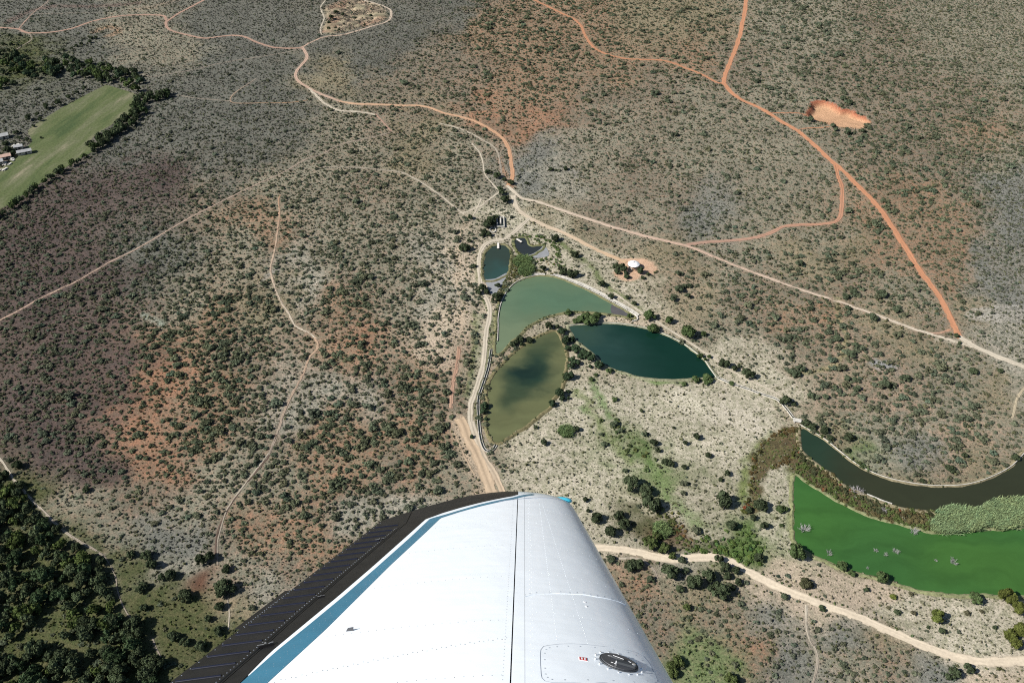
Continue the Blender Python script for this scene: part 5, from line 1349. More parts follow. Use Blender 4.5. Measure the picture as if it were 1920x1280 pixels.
C('trees in the low scrub beside the wing', 'trees in the scrub beside the wing', (1.2,1.2,.8), (1272,1238,30),(1261,1246,24),(1372,1272,29),(1288,1138,17),(1262,1262,22))
C('trees at the bottom right below the track', 'trees at the bottom right below the track', DK, (1789,1260,25),(1817,1253,23),(1778,1268,16))
C('bushes on the canal bank', 'bushes on the canal bank', DK, (1512,790,22),(1524,798,18),(1545,804,22),(1558,820,16),(1590,843,14),(1783,876,23),(1730,900,14),(1905,856,18),(1809,853,15),(1592,818,22))
C('bushes on red soil above the canal', 'bushes on red soil above the canal', GR, (1597,662,20),(1570,633,18),(1490,696,26),(1502,689,18),(1661,719,24),(1604,645,18),(1698,707,21),(1589,707,16),(1604,710,14),(1607,726,18),(1522,739,20),(1549,742,16),(1567,725,14))
C('bushes beside the long pink road', 'bushes beside the long pink road', GR, (1500,492,18),(1572,519,14),(1586,554,17),(1602,546,18),(1655,549,22),(1683,578,21),(1639,593,20),(1590,576,15))
C('bushes at the joining of the red and pale roads', 'bushes at the joining of red and pale roads', DK, (1794,628,13),(1800,642,9),(1826,694,19),(1876,694,12),(1833,661,8))
C('trees in the open glade', 'trees in the open glade', DK, (391,1044,28),(376,1050,24),(274,1040,27),(285,1057,25),(245,1038,21),(319,1078,25),(346,1115,31),(411,1136,22),(423,1065,21))
C('trees round the lower glade', 'trees round the lower glade', DK, (249,1172,42),(255,1190,36),(269,1139,19),(212,1166,34),(326,1192,25),(346,1203,21),(376,1209,27),(390,1159,17),(410,1182,22),(269,1098,21),(262,1105,20),(303,1082,17))
C('trees at the bottom of the glade', 'trees at the bottom of the glade', DK, (292,1243,38),(255,1233,34),(279,1260,42),(198,1220,30),(230,1255,30))
C('trees along the pale path by the wood', 'trees along the path by the wood', DK, (107,991,20),(34,909,25),(32,872,23),(7,890,23),(161,917,17),(188,1052,22),(190,1080,20),(207,1120,20),(141,1025,24))
C('trees beside the raw red gravel pit', 'trees beside the gravel pit', GR, (1520,224,13),(1562,235,13),(1568,242,12),(1548,186,8),(1593,191,14),(1580,185,12),(1590,247,15),(1617,245,12))
C('trees on the far pale diggings', 'trees on the far pale diggings', DK, (630,23,10),(621,33,10),(617,42,8),(616,53,8),(635,56,7),(643,27,8),(695,29,7),(683,47,6),(629,53,6))
C('trees in line above the far wood', 'trees in line above the far wood', DK, (171,71,9),(180,71,7),(168,78,9),(152,82,8),(143,86,8),(118,94,8),(110,100,7),(134,90,7))
C('trees at the top left bend of the track', 'trees at the top left bend', DK, (18,67,7),(36,66,7),(6,82,9),(20,82,9),(34,85,7),(6,94,9),(17,95,9))
C('trees by the farm sheds', 'trees by the farm sheds', DK, (75,224,10),(30,248,12),(10,268,13),(50,260,9),(14,281,16),(62,236,8),(77,258,6),(22,288,14),(2,290,10),(38,258,8))

single = [
 (420,1100,46,DK,'broad dark tree beside the bare brown patch in the glade'),
 (1512,1092,30,(1.25,1.0,1.0),'spiky brownish bush alone on pale ground above the sandy track'),
 (1759,1156,33,(1.7,1.6,.85),'rounded olive tree alone on pale ground below the algae pond'),
 (1675,1117,15,(2.1,1.9,.9),'small yellowish bush on pale ground below the algae pond'),
]
for px, py, w, tn, lab in single: TREES.append((px, py, w, tn, lab, None))
for phrase, group, tn, mem in CL:
    mem = sorted(mem)
    kindw = 'bush' if 'bush' in phrase else 'tree'
    for i, (px, py, w) in enumerate(mem):
        lab = ('leftmost' if i == 0 else 'rightmost' if i == len(mem) - 1 else ORD[i] + ' from the left') + ' of the ' + phrase
        TREES.append((px, py, w, tn, lab, group))
# the dark wood, the hedge along the field, the far wood: alike trees share a label
def fill(Pw, cell, n_try=1):
    lo = Pw.min(0); hi = Pw.max(0)
    gx = np.arange(lo[0], hi[0], cell); gy = np.arange(lo[1], hi[1], cell)
    X, Y = np.meshgrid(gx, gy)
    x = (X + (rng.random(X.shape) - .5) * cell * .9).ravel(); y = (Y + (rng.random(X.shape) - .5) * cell * .9).ravel()
    m = inside(x, y, Pw) & in_view(x, y, 40)
    return x[m], y[m]


EXTRA = []     # x, y, radius, tint, label, group
x, y = fill(W['WOOD'], 4.7)
keep = fbm(x / 12, y / 12, 55, 3) > .33
for a, b in zip(x[keep], y[keep]):
    if blocked(np.array([a]), np.array([b]), .5)[0]: continue
    EXTRA.append((a, b, random.uniform(2.0, 4.0), random.choice([DK, DK, (1.25, 1.3, .8), (.8, .95, .85), (1.35, 1.35, 1.3)]), 'dark tree in the dense wood filling the lower left corner', 'trees of the dense wood'))
hed = resample(smooth(poly([(-20,418),(0,407),(20,396),(45,376),(67,358),(90,339),(110,326),(125,314),(148,304),(165,293),(182,281)]), 3), 5.6)[0]
for q in hed: EXTRA.append((q[0] + random.uniform(-1.5, 1.5), q[1] + random.uniform(-1.5, 1.5), random.uniform(2.2, 4.0), random.choice([DK, (1.1, 1.2, .85)]), 'dark tree in the thin hedge along the lower edge of the green field', 'trees of the field hedge'))
hed = resample(smooth(poly([(176,272),(190,262),(206,252),(222,242),(236,232),(246,222),(255,210),(262,196),(266,188),(278,184),(292,182),(308,179)]), 3), 4.4)[0]
for q in hed:
    for s in (0, 1):
        EXTRA.append((q[0] + random.uniform(-2, 2) + s * 5, q[1] + random.uniform(-2, 2) - s * 4, random.uniform(2.6, 4.4), random.choice([DK, (.85, .95, .8)]), 'tall dark tree in the thick tree belt at the end of the green field', 'trees of the field belt'))
x, y = fill(W['FARWOOD'], 6.6)
keep = (fbm(x / 25, y / 18, 66, 3) > .40) & ~blocked(x, y, .5)
for a, b in zip(x[keep], y[keep]):
    EXTRA.append((a, b, random.uniform(2.6, 4.6), random.choice([DK, (1.2, 1.3, .9), (.8, .95, 1.0)]), 'dark tree in the far wood beyond the green field', 'trees of the far wood'))
hed = resample(smooth(poly([(60,232),(84,221),(111,204),(148,184),(191,162)]), 3), 8)[0]
for q in hed[::1]: EXTRA.append((q[0] - 3 + random.uniform(-4, 1), q[1] + 3 + random.uniform(-1, 4), random.uniform(1.8, 3.2), DK, 'dark bush along the upper edge of the green field', 'bushes on the upper field edge'))

ALLT = []
for px, py, w, tn, lab, grp in TREES:
    g0 = at(px, py)
    dep = float(pix(g0)[2])
    r = .5 * w * dep / FPX
    c = at(px, py, r * .62)      # the crown's middle stands above its foot
    ALLT.append((float(c[0]), float(c[1]), r, tn, lab, grp))
ALLT += EXTRA
Tx = np.array([t[0] for t in ALLT]); Ty = np.array([t[1] for t in ALLT]); Tr = np.array([t[2] for t in ALLT])
qx, qy, qd = pix(np.stack([Tx, Ty, np.zeros(len(Tx))], -1))
tv = (qx > -20) & (qx < 1940) & (qy > -10) & (qy < 1310)
score = np.where(tv, Tr / qd, 0)
# hand-placed trees always stay single
score[:len(TREES)] += 1
ordr = np.argsort(-score)
NT = max(300, len(TREES) + 30)
mass = []
for rank, i in enumerate(ordr):
    X_, Y_, r, tn, lab, grp = ALLT[i]
    hk = 1.0 + .35 * ((i * 37) % 10) / 10
    v = 1 + .18 * math.sin(i * 12.9)
    tnt = [tn[0] * v, tn[1] * v, tn[2] * v]
    if rank >= NT:
        mass.append((X_, Y_, r, hk, *tnt)); continue
    small = r < 1.9
    shrub = 'bush' in lab
    t = empty('bush' if shrub else 'tree', (X_, Y_, 0), (i * 2.399) % 6.28, lab, 'bush' if shrub else 'tree', grp)
    t.scale = (r, r, r * hk * (.8 if shrub else 1))
    cr = CROWNS[i % len(CROWNS)].copy(); cr.name = 'crown'; COL.objects.link(cr); cr.parent = t
    cr.location = (0, 0, .02 if shrub else .12)
    cr['tint'] = tnt
    tk = TRUNKS[i % 3].copy(); tk.name = 'stem' if shrub else 'trunk'; COL.objects.link(tk); tk.parent = t
if mass:
    A = np.array(mass)
    scatter('distant_woodland', FARCROWNS, np.stack([A[:, 0], A[:, 1], np.full(len(A), .3)], -1), np.stack([A[:, 2], A[:, 2], A[:, 2] * A[:, 3]], -1), rng.random(len(A)) * 6.28, A[:, 4:7])

# drowned bushes
def dead_mesh(seed):
    r = random.Random(seed)
    m = MB()
    for k in range(26):
        a = r.uniform(0, 6.28); q = r.uniform(0, .5)
        b0 = (q * math.cos(a), q * math.sin(a), 0)
        a2 = a + r.uniform(-.5, .5); L = r.uniform(.4, .8)
        b1 = (b0[0] + L * math.cos(a2), b0[1] + L * math.sin(a2), r.uniform(.25, .9))
        m.cyl(b0, b1, .03, .014, n=3, cap=False)
        for j in range(3):
            f = r.uniform(.4, 1)
            c0 = [b0[i] + (b1[i] - b0[i]) * f for i in range(3)]
            m.cyl(c0, (c0[0] + r.uniform(-.3, .3), c0[1] + r.uniform(-.3, .3), c0[2] + r.uniform(.0, .3)), .022, .01, n=3, cap=False)
    return mesh_obj('dead_bush', m.V, m.F, M_TWIG, link=False)


DEAD = [dead_mesh(i) for i in range(3)]
for i, (px, py, w, lab) in enumerate([
    (1507,994,24,'wide grey dead bush in the left corner of the algae pond'), (1554,1038,15,'low grey dead bush near the near bank of the algae pond'),
    (1642,1033,11,'leftmost of three grey dead bushes in the middle of the algae pond'), (1660,1040,11,'lowest of three grey dead bushes in the middle of the algae pond'),
    (1679,1034,15,'rightmost of three grey dead bushes in the middle of the algae pond'), (1713,997,20,'grey dead bush beside the pale reed bed'),
    (1788,1055,19,'rounded grey dead bush alone on the right of the algae pond'), (1607,922,26,'wide grey dead bush on the canal bank among reddish reeds'),
    (1658,957,16,'grey dead bush among the reddish reeds nearer the reed bed'), (1754,1051,7,'tiny grey dead twig clump beside the rounded dead bush'), (1626,1065,7,'tiny dead twigs near the near bank of the algae pond')]):
    g0 = at(px, py); r = .5 * w * float(pix(g0)[2]) / FPX
    o = DEAD[i % 3].copy(); o.name = 'dead_bush'; COL.objects.link(o)
    o.location = (float(g0[0]), float(g0[1]), .08); o.scale = (r, r * .8, r * .9); o.rotation_euler = (0, 0, i * 1.3)
    tag(o, lab, 'dead bush', 'dead bushes in the algae pond')
# ------------------------------------------------------------------ the aeroplane's wing, banked 37 degrees
BANK = R(37)
fwd_ = np.array([0, CP, -SP]); up_ = np.array([0, SP, CP])
OW = np.array([0, 0, H]) + 2.6 * fwd_ - 1.0 * up_
NW = np.array([0, math.sin(BANK), math.cos(BANK)]); SW = np.array([0, math.cos(BANK), -math.sin(BANK)])
wing = empty('aircraft_wing', tuple(OW), 0, 'white aeroplane wing with black ribbed trailing edge and teal stripe', 'wing')
wing.rotation_euler = (-BANK, 0, 0)


def xte(s): return -1.127 + .207 * s


def xle(s): return .556 - .081 * s


def wh(s, x):
    """height of the upper skin over the wing's reference plane"""
    s = np.asarray(s, float); x = np.asarray(x, float)
    c = np.maximum(xle(s) - xte(s), .3)
    u = np.clip((x - xte(s)) / c, -.2, 1)
    aft = -.055 * c * np.clip((.62 - u) / .62, 0, 2) ** 1.6
    v = np.clip((u - .62) / .38, 0, 1)
    fore = -.10 * c * (1 - np.sqrt(np.maximum(1 - .985 * v * v, 0)))
    tip = -.05 * np.clip((s - 2.42) / .33, 0, 1) ** 2
    return np.where(u < .62, aft, fore) + tip


def wpix(px, py):
    """the spot (s, x) on the upper skin behind a pixel of the photograph"""
    r = fwd_ + np.array([1, 0, 0]) * (px - 960) / FPX + up_ * (640 - py) / FPX
    h = 0.0
    for _ in range(12):
        t = ((OW - np.array([0, 0, H])) @ NW + h) / (r @ NW)
        p = t * r + np.array([0, 0, H]) - OW
        s, x = p @ SW, p[0]
        h = .5 * h + .5 * float(wh(s, x))
    return s, x


def wline(pts):
    a = np.array([wpix(*p) for p in pts])
    o = np.argsort(a[:, 0])
    return a[o, 0], a[o, 1]


def lfun(pts, inboard_slope=None):
    S_, X_ = wline(pts)
    S_ = np.maximum.accumulate(S_ + np.arange(len(S_)) * 1e-5)
    sl = (X_[1] - X_[0]) / (S_[1] - S_[0]) if inboard_slope is None else inboard_slope
    S_ = np.r_[-1.4, S_]; X_ = np.r_[X_[0] + sl * (-1.4 - S_[1]), X_]
    return lambda s: np.interp(s, S_, X_)


_te = np.array([(2.10,-.684),(2.15,-.645),(2.2,-.592),(2.282,-.505),(2.392,-.375),(2.527,-.185),(2.62,-.05),(2.68,.05),(2.715,.12),(2.735,.2)])
_le = np.array([(2.40,.354),(2.5,.346),(2.58,.334),(2.65,.312),(2.69,.288),(2.72,.25),(2.735,.2)])


def TE(s):
    s = np.asarray(s, float)
    return np.where(s < 2.10, xte(s), np.interp(s, _te[:, 0], _te[:, 1]))


def LE(s):
    s = np.asarray(s, float)
    return np.where(s < 2.40, xle(s), np.interp(s, _le[:, 0], _le[:, 1]))


HL = lfun([(431,1267),(497,1210),(560,1153),(644,1080),(700,1032),(762,980)], .177)
L2 = lfun([(452,1278),(507,1222),(571,1169),(634,1117),(697,1063),(760,1007),(798,973),(831,961),(865,951),(900,942),(960,930),(1002,923.5)], .187)
L3 = lfun([(464,1268),(519,1219),(581,1169),(644,1117),(706,1063),(769,1007),(806,972),(835,964),(900,945),(960,932.5),(1002,925)], .187)
L4 = lfun([(503,1278),(610,1180),(731,1060),(800,996),(826,971),(860,960),(900,949),(960,936),(1002,928)], .19)
S5 = lambda s: np.interp(s, [-1.4, 0, 2.5], [-.03, -.006, .033])
S6 = lambda s: np.interp(s, [-1.4, 0, 2.5], [.02, .038, .072])

def wing_paint():
    m, nt, ns, ls, b = new_mat('white_wing_paint')
    tc = ns.new('ShaderNodeTexCoord')

    def nz(sx, sy, sc, det):
        mp = ns.new('ShaderNodeMapping'); mp.inputs['Scale'].default_value = (sx, sy, 1)
        n = ns.new('ShaderNodeTexNoise'); n.inputs['Scale'].default_value = sc; n.inputs['Detail'].default_value = det
        ls.new(tc.outputs['Object'], mp.inputs['Vector']); ls.new(mp.outputs[0], n.inputs['Vector'])
        return n.outputs['Fac']

    def rng_(src, a, b_, c, d):
        r = ns.new('ShaderNodeMapRange')
        for k_, v_ in zip(('From Min', 'From Max', 'To Min', 'To Max'), (a, b_, c, d)): r.inputs[k_].default_value = v_
        ls.new(src, r.inputs['Value'])
        return r.outputs[0]
    streak = nz(1.2, 14, 2.2, 6)          # dirt drawn back by the air, along the chord
    blot = nz(1, 1, 9, 6)
    f = nd(ns, 'ShaderNodeMath', operation='MULTIPLY')
    ls.new(rng_(streak, .35, .7, 1.01, .965), f.inputs[0]); ls.new(rng_(blot, .35, .75, 1.01, .97), f.inputs[1])
    sc = nd(ns, 'ShaderNodeVectorMath', operation='SCALE'); sc.inputs[0].default_value = (.86, .915, .945)
    ls.new(f.outputs[0], sc.inputs['Scale']); ls.new(sc.outputs[0], b.inputs['Base Color'])
    ls.new(rng_(blot, .3, .7, .22, .36), b.inputs['Roughness'])
    b.inputs['Coat Weight'].default_value = .5; b.inputs['Coat Roughness'].default_value = .12
    bp = ns.new('ShaderNodeBump'); bp.inputs['Strength'].default_value = .35; bp.inputs['Distance'].default_value = .006
    ls.new(nz(1, .8, 7, 2), bp.inputs['Height']); ls.new(bp.outputs[0], b.inputs['Normal'])
    return m


M_WSKIN = wing_paint()
M_WTEAL = plain('teal_stripe_paint', (0.035, 0.165, 0.255), .3, coat=.4, var=.10, scale=9)
M_WBLACK = plain('black_wing_paint', (0.0095, 0.0088, 0.0088), .42, spec=.4, var=.35, scale=14)
M_WNAVY = plain('rib_black_sky_tint', (0.004, 0.005, 0.014), .3, var=.1)  # blue sky reflection on the ribs put into their base colour
M_SEAM = plain('dark_seam', (0.03, 0.035, 0.04), .7)
M_PLINE = plain('grey_panel_gap', (0.22, 0.25, 0.29), .6)
M_METAL = plain('bright_metal', (0.75, 0.77, 0.80), .3, metal=.8)
M_CAPG = plain('dark_grey_fuel_cap', (0.055, 0.058, 0.065), .45, var=.1, scale=30)
M_REDP = plain('red_placard', (0.42, 0.03, 0.03), .4)
M_WMARK = plain('white_print', (0.8, 0.8, 0.8), .5)
M_TCAP = plain('bright_teal_tip', (0.04, 0.36, 0.48), .25, coat=.5)

SS = np.unique(np.r_[np.linspace(-1.0, 1.9, 60), np.linspace(1.9, 2.735, 48)])


def wstrip(name, fa, fb, mat, nu=8, gap=.0016, lip=.012, lift=0.0, s0=-1.0, s1=2.735, parent=wing, cosine=False, sm=True):
    s = SS[(SS >= s0) & (SS <= s1)]
    a = np.maximum(fa(s), TE(s)) + gap; b = np.minimum(fb(s), LE(s)) - gap
    ok = b - a > .002
    s, a, b = s[ok], a[ok], b[ok]
    u = np.linspace(0, 1, nu + 1)
    if cosine: u = np.sin(u * math.pi / 2)
    V = []
    for si, ai, bi in zip(s, a, b):
        xs = ai + (bi - ai) * u
        hs = wh(si, xs) + lift
        V.append((ai, si, hs[0] - lip))
        V += [(x_, si, h_) for x_, h_ in zip(xs, hs)]
        V.append((bi, si, hs[-1] - lip))
    k = nu + 3
    F = [(i * k + j, i * k + j + 1, (i + 1) * k + j + 1, (i + 1) * k + j) for i in range(len(s) - 1) for j in range(k - 1)]
    o = mesh_obj(name, V, F, mat, parent, sm)
    if sm:
        try:
            md = o.data; md.set_sharp_from_angle(angle=R(35))
        except Exception: pass
    return o


ail = wstrip('aileron', TE, HL, M_WBLACK, 8)
o = wstrip('trailing_skin', HL, L2, M_WBLACK, 5); o['label'] = 'black skin strip ahead of the ribbed aileron'
o = wstrip('stripe', L2, L3, M_WSKIN, 2, gap=.0004, lip=.006); o['label'] = 'thin white stripe'
o = wstrip('stripe', L3, L4, M_WTEAL, 4, gap=.0004, lip=.006, lift=.0004); o['label'] = 'teal stripe'
o = wstrip('rear_skin', L4, S5, M_WSKIN, 24, gap=.0008)
o = wstrip('spar_cap', lambda s: S5(s) + .003, S6, M_WSKIN, 3, gap=.0005)
o = wstrip('leading_edge', S6, LE, M_WSKIN, 40, gap=.0005, cosine=True, lip=.03)
# lower skin closes the wing
s = SS; k = 24
V = []
for si in s:
    a, b_ = float(TE(si)), float(LE(si))
    xs = a + (b_ - a) * (1 - np.cos(np.linspace(0, math.pi, k))) / 2
    u = np.clip((xs - xte(si)) / (xle(si) - xte(si)), 0, 1)
    c = xle(si) - xte(si)
    ht = wh(si, xs)
    low = -.075 * c - .03 * c * np.sin(math.pi * u)
    e = np.clip(np.minimum(xs - a, b_ - xs) / .06, 0, 1) ** .5
    hs = ht - .008 - e * np.maximum(ht - .008 - low, 0.0)
    V += [(x_, si, h_) for x_, h_ in zip(xs, hs)]
F = [(i * k + j, (i + 1) * k + j, (i + 1) * k + j + 1, i * k + j + 1) for i in range(len(s) - 1) for j in range(k - 1)]
mesh_obj('lower_skin', V, F, M_SEAM, wing, True)
# root rib closes the inboard end
s0 = -1.0
xs = np.linspace(float(TE(s0)), float(LE(s0)), 30)
c = xle(s0) - xte(s0); u = (xs - xte(s0)) / c
top = wh(s0, xs) - .002; low = np.minimum(top - .004, -.075 * c - .03 * c * np.sin(math.pi * np.clip(u, 0, 1)))
V = [(x_, s0, h_) for x_, h_ in zip(xs, top)] + [(x_, s0, h_) for x_, h_ in zip(xs, low)]
F = [(j, j + 1, 30 + j + 1, 30 + j) for j in range(29)]
mesh_obj('root_rib', V, F, M_SEAM, wing)


def sp(s, x, lift=0.0): return Vector((x, s, float(wh(s, x)) + lift))


def fr(s, x):
    p = sp(s, x)
    tx = (sp(s, x + .004) - sp(s, x - .004)).normalized(); ts = (sp(s + .004, x) - sp(s - .004, x)).normalized()
    n = tx.cross(ts).normalized()
    return p, tx, n.cross(tx).normalized(), n


def bead(name, pts, r, mat, parent, flat=.6):
    """a raised bead over the skin along points (s, x)"""
    V = []; F = []
    m = len(pts)
    for i, (s_, x_) in enumerate(pts):
        p, tx, ts, n = fr(s_, x_)
        q = Vector((pts[min(i + 1, m - 1)][1] - pts[max(i - 1, 0)][1], pts[min(i + 1, m - 1)][0] - pts[max(i - 1, 0)][0], 0)).normalized()
        side = n.cross(q).normalized()
        for (a, h) in ((-1, -.3), (-.6, flat * .8), (0, flat), (.6, flat * .8), (1, -.3)):
            V.append(p + side * (a * r) + n * (h * r))
    F = [(i * 5 + j, i * 5 + j + 1, (i + 1) * 5 + j + 1, (i + 1) * 5 + j) for i in range(m - 1) for j in range(4)]
    return mesh_obj(name, V, F, mat, parent, True)


def seg(a, b, n): return [(a[0] + (b[0] - a[0]) * t, a[1] + (b[1] - a[1]) * t) for t in np.linspace(0, 1, n)]


# beads pressed into the aileron, every 9 cm
for i in range(34):
    s_ = -.9 + i * .092
    if s_ > 2.02: break
    a, b_ = float(TE(s_)) + .02, float(HL(s_)) - .035
    if b_ - a > .05: bead('rib', seg((s_, a), (s_ + .0, b_), 7), .0058, M_WNAVY, ail, .75)
# hinge line pressed groove and a second line
bead('hinge_cover', [(s_, float(HL(s_)) - .014) for s_ in np.linspace(-.9, 1.9, 40)], .006, M_WBLACK, ail, .5)


def rivets(name, pts, r, mat, parent=wing, h=.45):
    V = []; F = []
    for (s_, x_) in pts:
        p, tx, ts, n = fr(s_, x_)
        b0 = len(V)
        for k_ in range(6):
            a = k_ * math.pi / 3
            V.append(p + (tx * math.cos(a) + ts * math.sin(a)) * r)
        V.append(p + n * r * h)
        F += [(b0 + k_, b0 + (k_ + 1) % 6, b0 + 6) for k_ in range(6)]
    o = mesh_obj(name, V, F, mat, parent)
    o['kind'] = 'stuff'
    return o


rivets('rivets', [(s_, float(HL(s_)) - .026) for s_ in np.arange(-.9, 1.9, .022)] + [(s_, float(TE(s_)) + .012) for s_ in np.arange(-.9, 2.1, .05)], .0024, M_METAL, ail)
rivets('rivets', [(s_, float((L3(s_) + L4(s_)) / 2) + .012 * ((i % 2) - .5)) for i, s_ in enumerate(np.arange(-.9, 1.9, .024))]
       + [(s_, float(L4(s_)) - .006) for s_ in np.arange(-.9, 1.95, .035)], .0022, M_METAL)
pts = []
for s_ in (.02, .47, .95, 1.4, 1.8):          # ribs under the rear skin
    for x_ in np.arange(float(L4(s_)) + .03, -.02, .028):
        pts.append((s_ + .10 * (x_ + .4), x_))
pts += [(s_, float(S5(s_)) - .022) for s_ in np.arange(-.9, 2.3, .028)]
rivets('rivets', pts, .0019, M_SEAM, wing, .2)
a_, b2 = wpix(515, 1278), wpix(950, 1197)
pts = []
for i, q in enumerate(seg(a_, b2, 48)): pts.append((q[0] + .010 * (i % 2), q[1]))
rivets('rivets', pts, .0024, M_SEAM, wing, .2)
# leading edge: chordwise and spanwise rows of round heads
pts = [(s_, float(S6(s_)) + .02 + .008 * (i % 2)) for i, s_ in enumerate(np.arange(-.9, 2.35, .03))]
for s_ in (.60, 1.05, 1.45, 1.85, 2.15):
    for x_ in np.arange(.09, float(xle(s_)) - .03, .033): pts.append((s_, x_))
for x0, sl in ((.15, -.0), (.27, -.045)):
    for s_ in np.arange(.36, 2.3, .028): pts.append((s_, x0 + sl * s_))
rivets('rivets', pts, .0020, M_WSKIN, wing, .5)
seam = [wpix(*q) for q in ((985,1118),(1000,1114),(1043,1112),(1073,1113),(1095,1114),(1117,1118),(1140,1122),(1162,1128),(1174,1134))]
bead('panel_seam', seam, .0026, M_WSKIN, wing, .8)
pp = [np.interp(np.linspace(0, 1, 15), np.linspace(0, 1, len(seam)), [q[k_] for q in seam]) for k_ in (0, 1)]
rivets('rivets', [(pp[0][i] + .022, pp[1][i]) for i in range(15)] + [(pp[0][i] + .006, pp[1][i]) for i in range(15)], .0034, M_METAL, wing, .5)
rim = [wpix(*q) for q in ((935,940),(960,936.5),(985,934),(1010,932.5),(1030,933),(1050,937),(1068,943))]
bead('tip_seam', rim, .004, M_METAL, wing, .6)
# access panel outline round the fuel filler
c0 = [(1233,1277),(1228,1262),(1218,1244),(1206,1229),(1192,1222),(1176,1218),(1132,1211),(1100,1207.5),(1073,1206),(1050,1206.5),(1028,1209),(1019,1211),(1014,1217),(1013,1226),(1013.5,1245),(1014.5,1262),(1016,1270),(1022,1276),(1035,1278.5),(1075,1278),(1130,1278.5),(1180,1281),(1215,1284),(1233,1277)]
pan = [wpix(*q) for q in c0]
bead('access_panel', pan, .0012, M_PLINE, wing, .4)
pts = []
for i in range(len(pan) - 1):
    a, b_ = pan[i], pan[i + 1]
    if math.dist(a, b_) > .02 or i % 2 == 0: pts.append(((a[0] + b_[0]) / 2 * 1 + (.19 - (a[0] + b_[0]) / 2) * .12, (a[1] + b_[1]) / 2 + (.24 - (a[1] + b_[1]) / 2) * .09))
rivets('rivets', pts, .0036, M_METAL, wing, .35)
# fuel filler cap
fs, fx = wpix(1160, 1242)
p, tx, ts, n = fr(fs, fx)
Mf = Matrix((tx, ts, n)).transposed().to_4x4(); Mf.translation = p
cap = empty('fuel_cap', (0, 0, 0)); cap.parent = wing; cap.matrix_local = Mf


def disc(r0, z0, z1, n_=40):
    m = MB(); m.cyl((0, 0, z0), (0, 0, z1), r0, r0 * .985, n_); return m


disc(.0645, -.012, .0035).build('ring', M_SEAM, cap)
disc(.0585, .0, .0060).build('cover', M_CAPG, cap)
mk = MB()
mk.box((.018, -.018, .0095), (.058, .020, .007), -.12)
mk.box((-.004, .014, .0085), (.040, .007, .006), -.35)
mk.build('lever', M_SEAM, cap)
MB().cyl((.044, -.017, .006), (.044, -.017, .0145), .006, n=12).cyl((-.012, -.020, .006), (-.012, -.020, .0125), .0035, n=10).build('pivot', M_METAL, cap)
mk = MB()
for (x_, y_, w_, a) in ((-.030, .026, .008, .1), (-.021, .028, .007, .1), (-.012, .029, .008, .05), (-.002, .030, .007, 0), (.008, .030, .008, -.05), (-.026, -.024, .008, -.3), (-.016, -.028, .008, -.25), (.034, .020, .007, -.6), (.039, .013, .006, -.8)):
    mk.box((x_, y_, .0062), (w_, .0026, .0008), a)
mk.box((-.002, .0165, .0119), (.036, .0022, .0008), -.35)
mk.build('print', M_WMARK, cap)
for k_ in range(14):
    a = 2 * math.pi * k_ / 14 + .1
    MB().cyl((.078 * math.cos(a), .078 * math.sin(a), -.014), (.078 * math.cos(a), .078 * math.sin(a), .0022), .0042, .0030, n=8).build('screw', M_METAL, cap)
# red placard with white print
fs, fx = wpix(1093.5, 1234.5)
p, tx, ts, n = fr(fs, fx)
Mf = Matrix((tx, ts, n)).transposed().to_4x4(); Mf.translation = p
pl = empty('placard', (0, 0, 0)); pl.parent = wing; pl.matrix_local = Mf
MB().box((0, 0, .0008), (.0235, .0215, .0012)).build('plate', M_REDP, pl)
mk = MB()
mk.box((-.0045, 0, .0016), (.0048, .0140, .0006)); mk.box((.0042, -.001, .0016), (.0022, .0120, .0006)); mk.box((.0070, .0005, .0016), (.0018, .0130, .0006)); mk.box((.0055, .0055, .0016), (.0045, .0020, .0006))
mk.build('print', M_WMARK, pl)
mk = MB(); mk.box((0, 0, .0012), (.0235 + .005, .0215 + .005, .0006)); o = mk.build('border', M_WMARK, pl); o.location = (0, 0, -.0010)
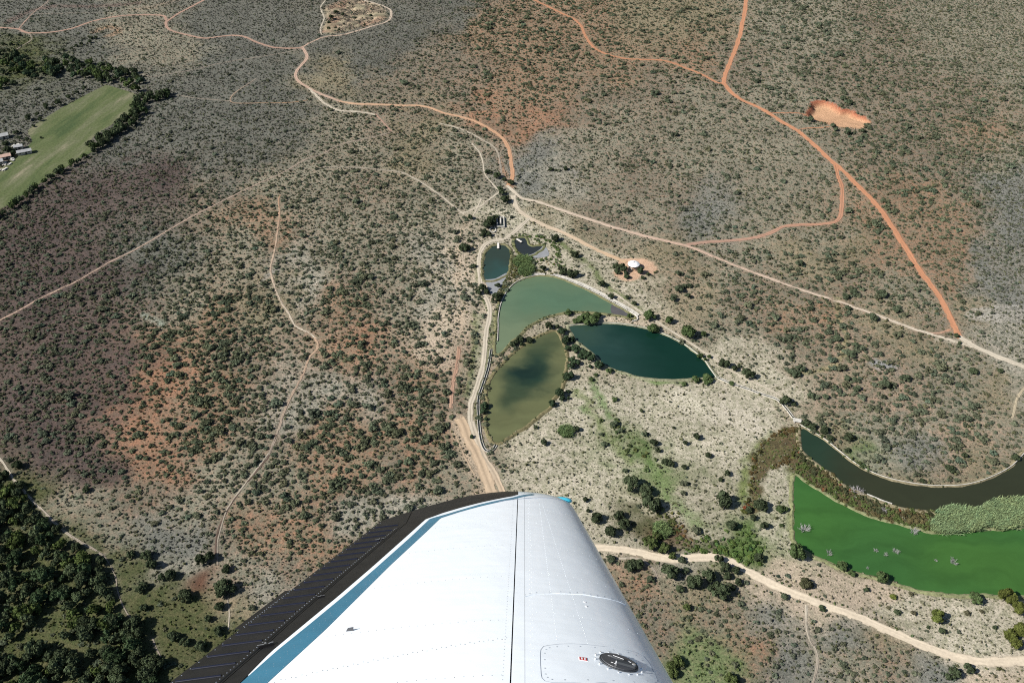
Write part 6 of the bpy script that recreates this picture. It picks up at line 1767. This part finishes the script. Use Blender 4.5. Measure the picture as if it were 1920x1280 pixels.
# small white label, vent blade, hinge bracket, trim tab
for (qx_, qy_) in ((1096, 1128), (1099, 1136)):
    p, tx, ts, n = fr(*wpix(qx_, qy_))
    Mf = Matrix((tx, ts, n)).transposed().to_4x4(); Mf.translation = p
    o = MB().box((0, 0, .0006), (.007, .014, .001)).box((.0042, .003, .0012), (.001, .004, .0005)).build('label_plate', M_WMARK, wing); o.matrix_local = Mf
p, tx, ts, n = fr(*wpix(656, 1182))
Mf = Matrix((tx, ts, n)).transposed().to_4x4(); Mf.translation = p
o = MB().add([(-.014, -.002, 0), (.012, -.002, 0), (.012, .002, 0), (-.014, .002, 0), (-.006, -.001, .011), (.014, -.001, .013), (.014, .001, .013), (-.006, .001, .011)], [(0, 1, 5, 4), (1, 2, 6, 5), (2, 3, 7, 6), (3, 0, 4, 7), (4, 5, 6, 7)]).build('vent_blade', M_CAPG, wing); o.matrix_local = Mf
for (qx_, qy_, n_) in ((500, 1210, 1.0), (713, 1012, .75), (603, 1118, .5)):
    p, tx, ts, n = fr(*wpix(qx_, qy_))
    Mf = Matrix((tx, ts, n)).transposed().to_4x4(); Mf.translation = p
    o = MB().box((0, 0, .004 * n_), (.050 * n_, .018 * n_, .008 * n_), .4).build('hinge_bracket', M_WBLACK, wing); o.matrix_local = Mf
    o2 = MB().box((-.018 * n_, -.006 * n_, .0085 * n_), (.024 * n_, .0024, .001), .2).box((-.005 * n_, .006 * n_, .0085 * n_), (.006 * n_, .010 * n_, .001), .5).box((.012 * n_, .002 * n_, .0085 * n_), (.009 * n_, .004 * n_, .001), .9).box((.018 * n_, .008 * n_, .0085 * n_), (.008 * n_, .003, .001), .1).build('bare_metal', M_METAL, o)
tb = [(s_, float(TE(s_))) for s_ in np.linspace(.66, 1.06, 12)]
V = []
for (s_, x_) in tb:
    h_ = float(wh(s_, x_)) - .006
    V += [(x_ + .012, s_, h_ + .003), (x_ - .030, s_, h_ - .002), (x_ - .030, s_, h_ - .005), (x_ + .012, s_, h_ - .004)]
F = [(i * 4 + j, i * 4 + (j + 1) % 4, (i + 1) * 4 + (j + 1) % 4, (i + 1) * 4 + j) for i in range(11) for j in range(4)] + [(3, 2, 1, 0), (44, 45, 46, 47)]
mesh_obj('trim_tab', V, F, M_WBLACK, ail)
rivets('rivets', [(s_, float(TE(s_)) + .004) for s_ in np.linspace(.66, 1.06, 24)], .0026, M_METAL, ail)
# teal end of the wingtip
m_ = ICO2[0] * np.array([.055, .055, .020])
tipc = sp(2.655, .300)
V = [(tipc[0] + v[0] * 1.0 + v[1] * -.35, tipc[1] + v[1] * .8, tipc[2] - .006 + v[2]) for v in m_]
mesh_obj('tip_cap', V, ICO2[1], M_TCAP, wing, True)
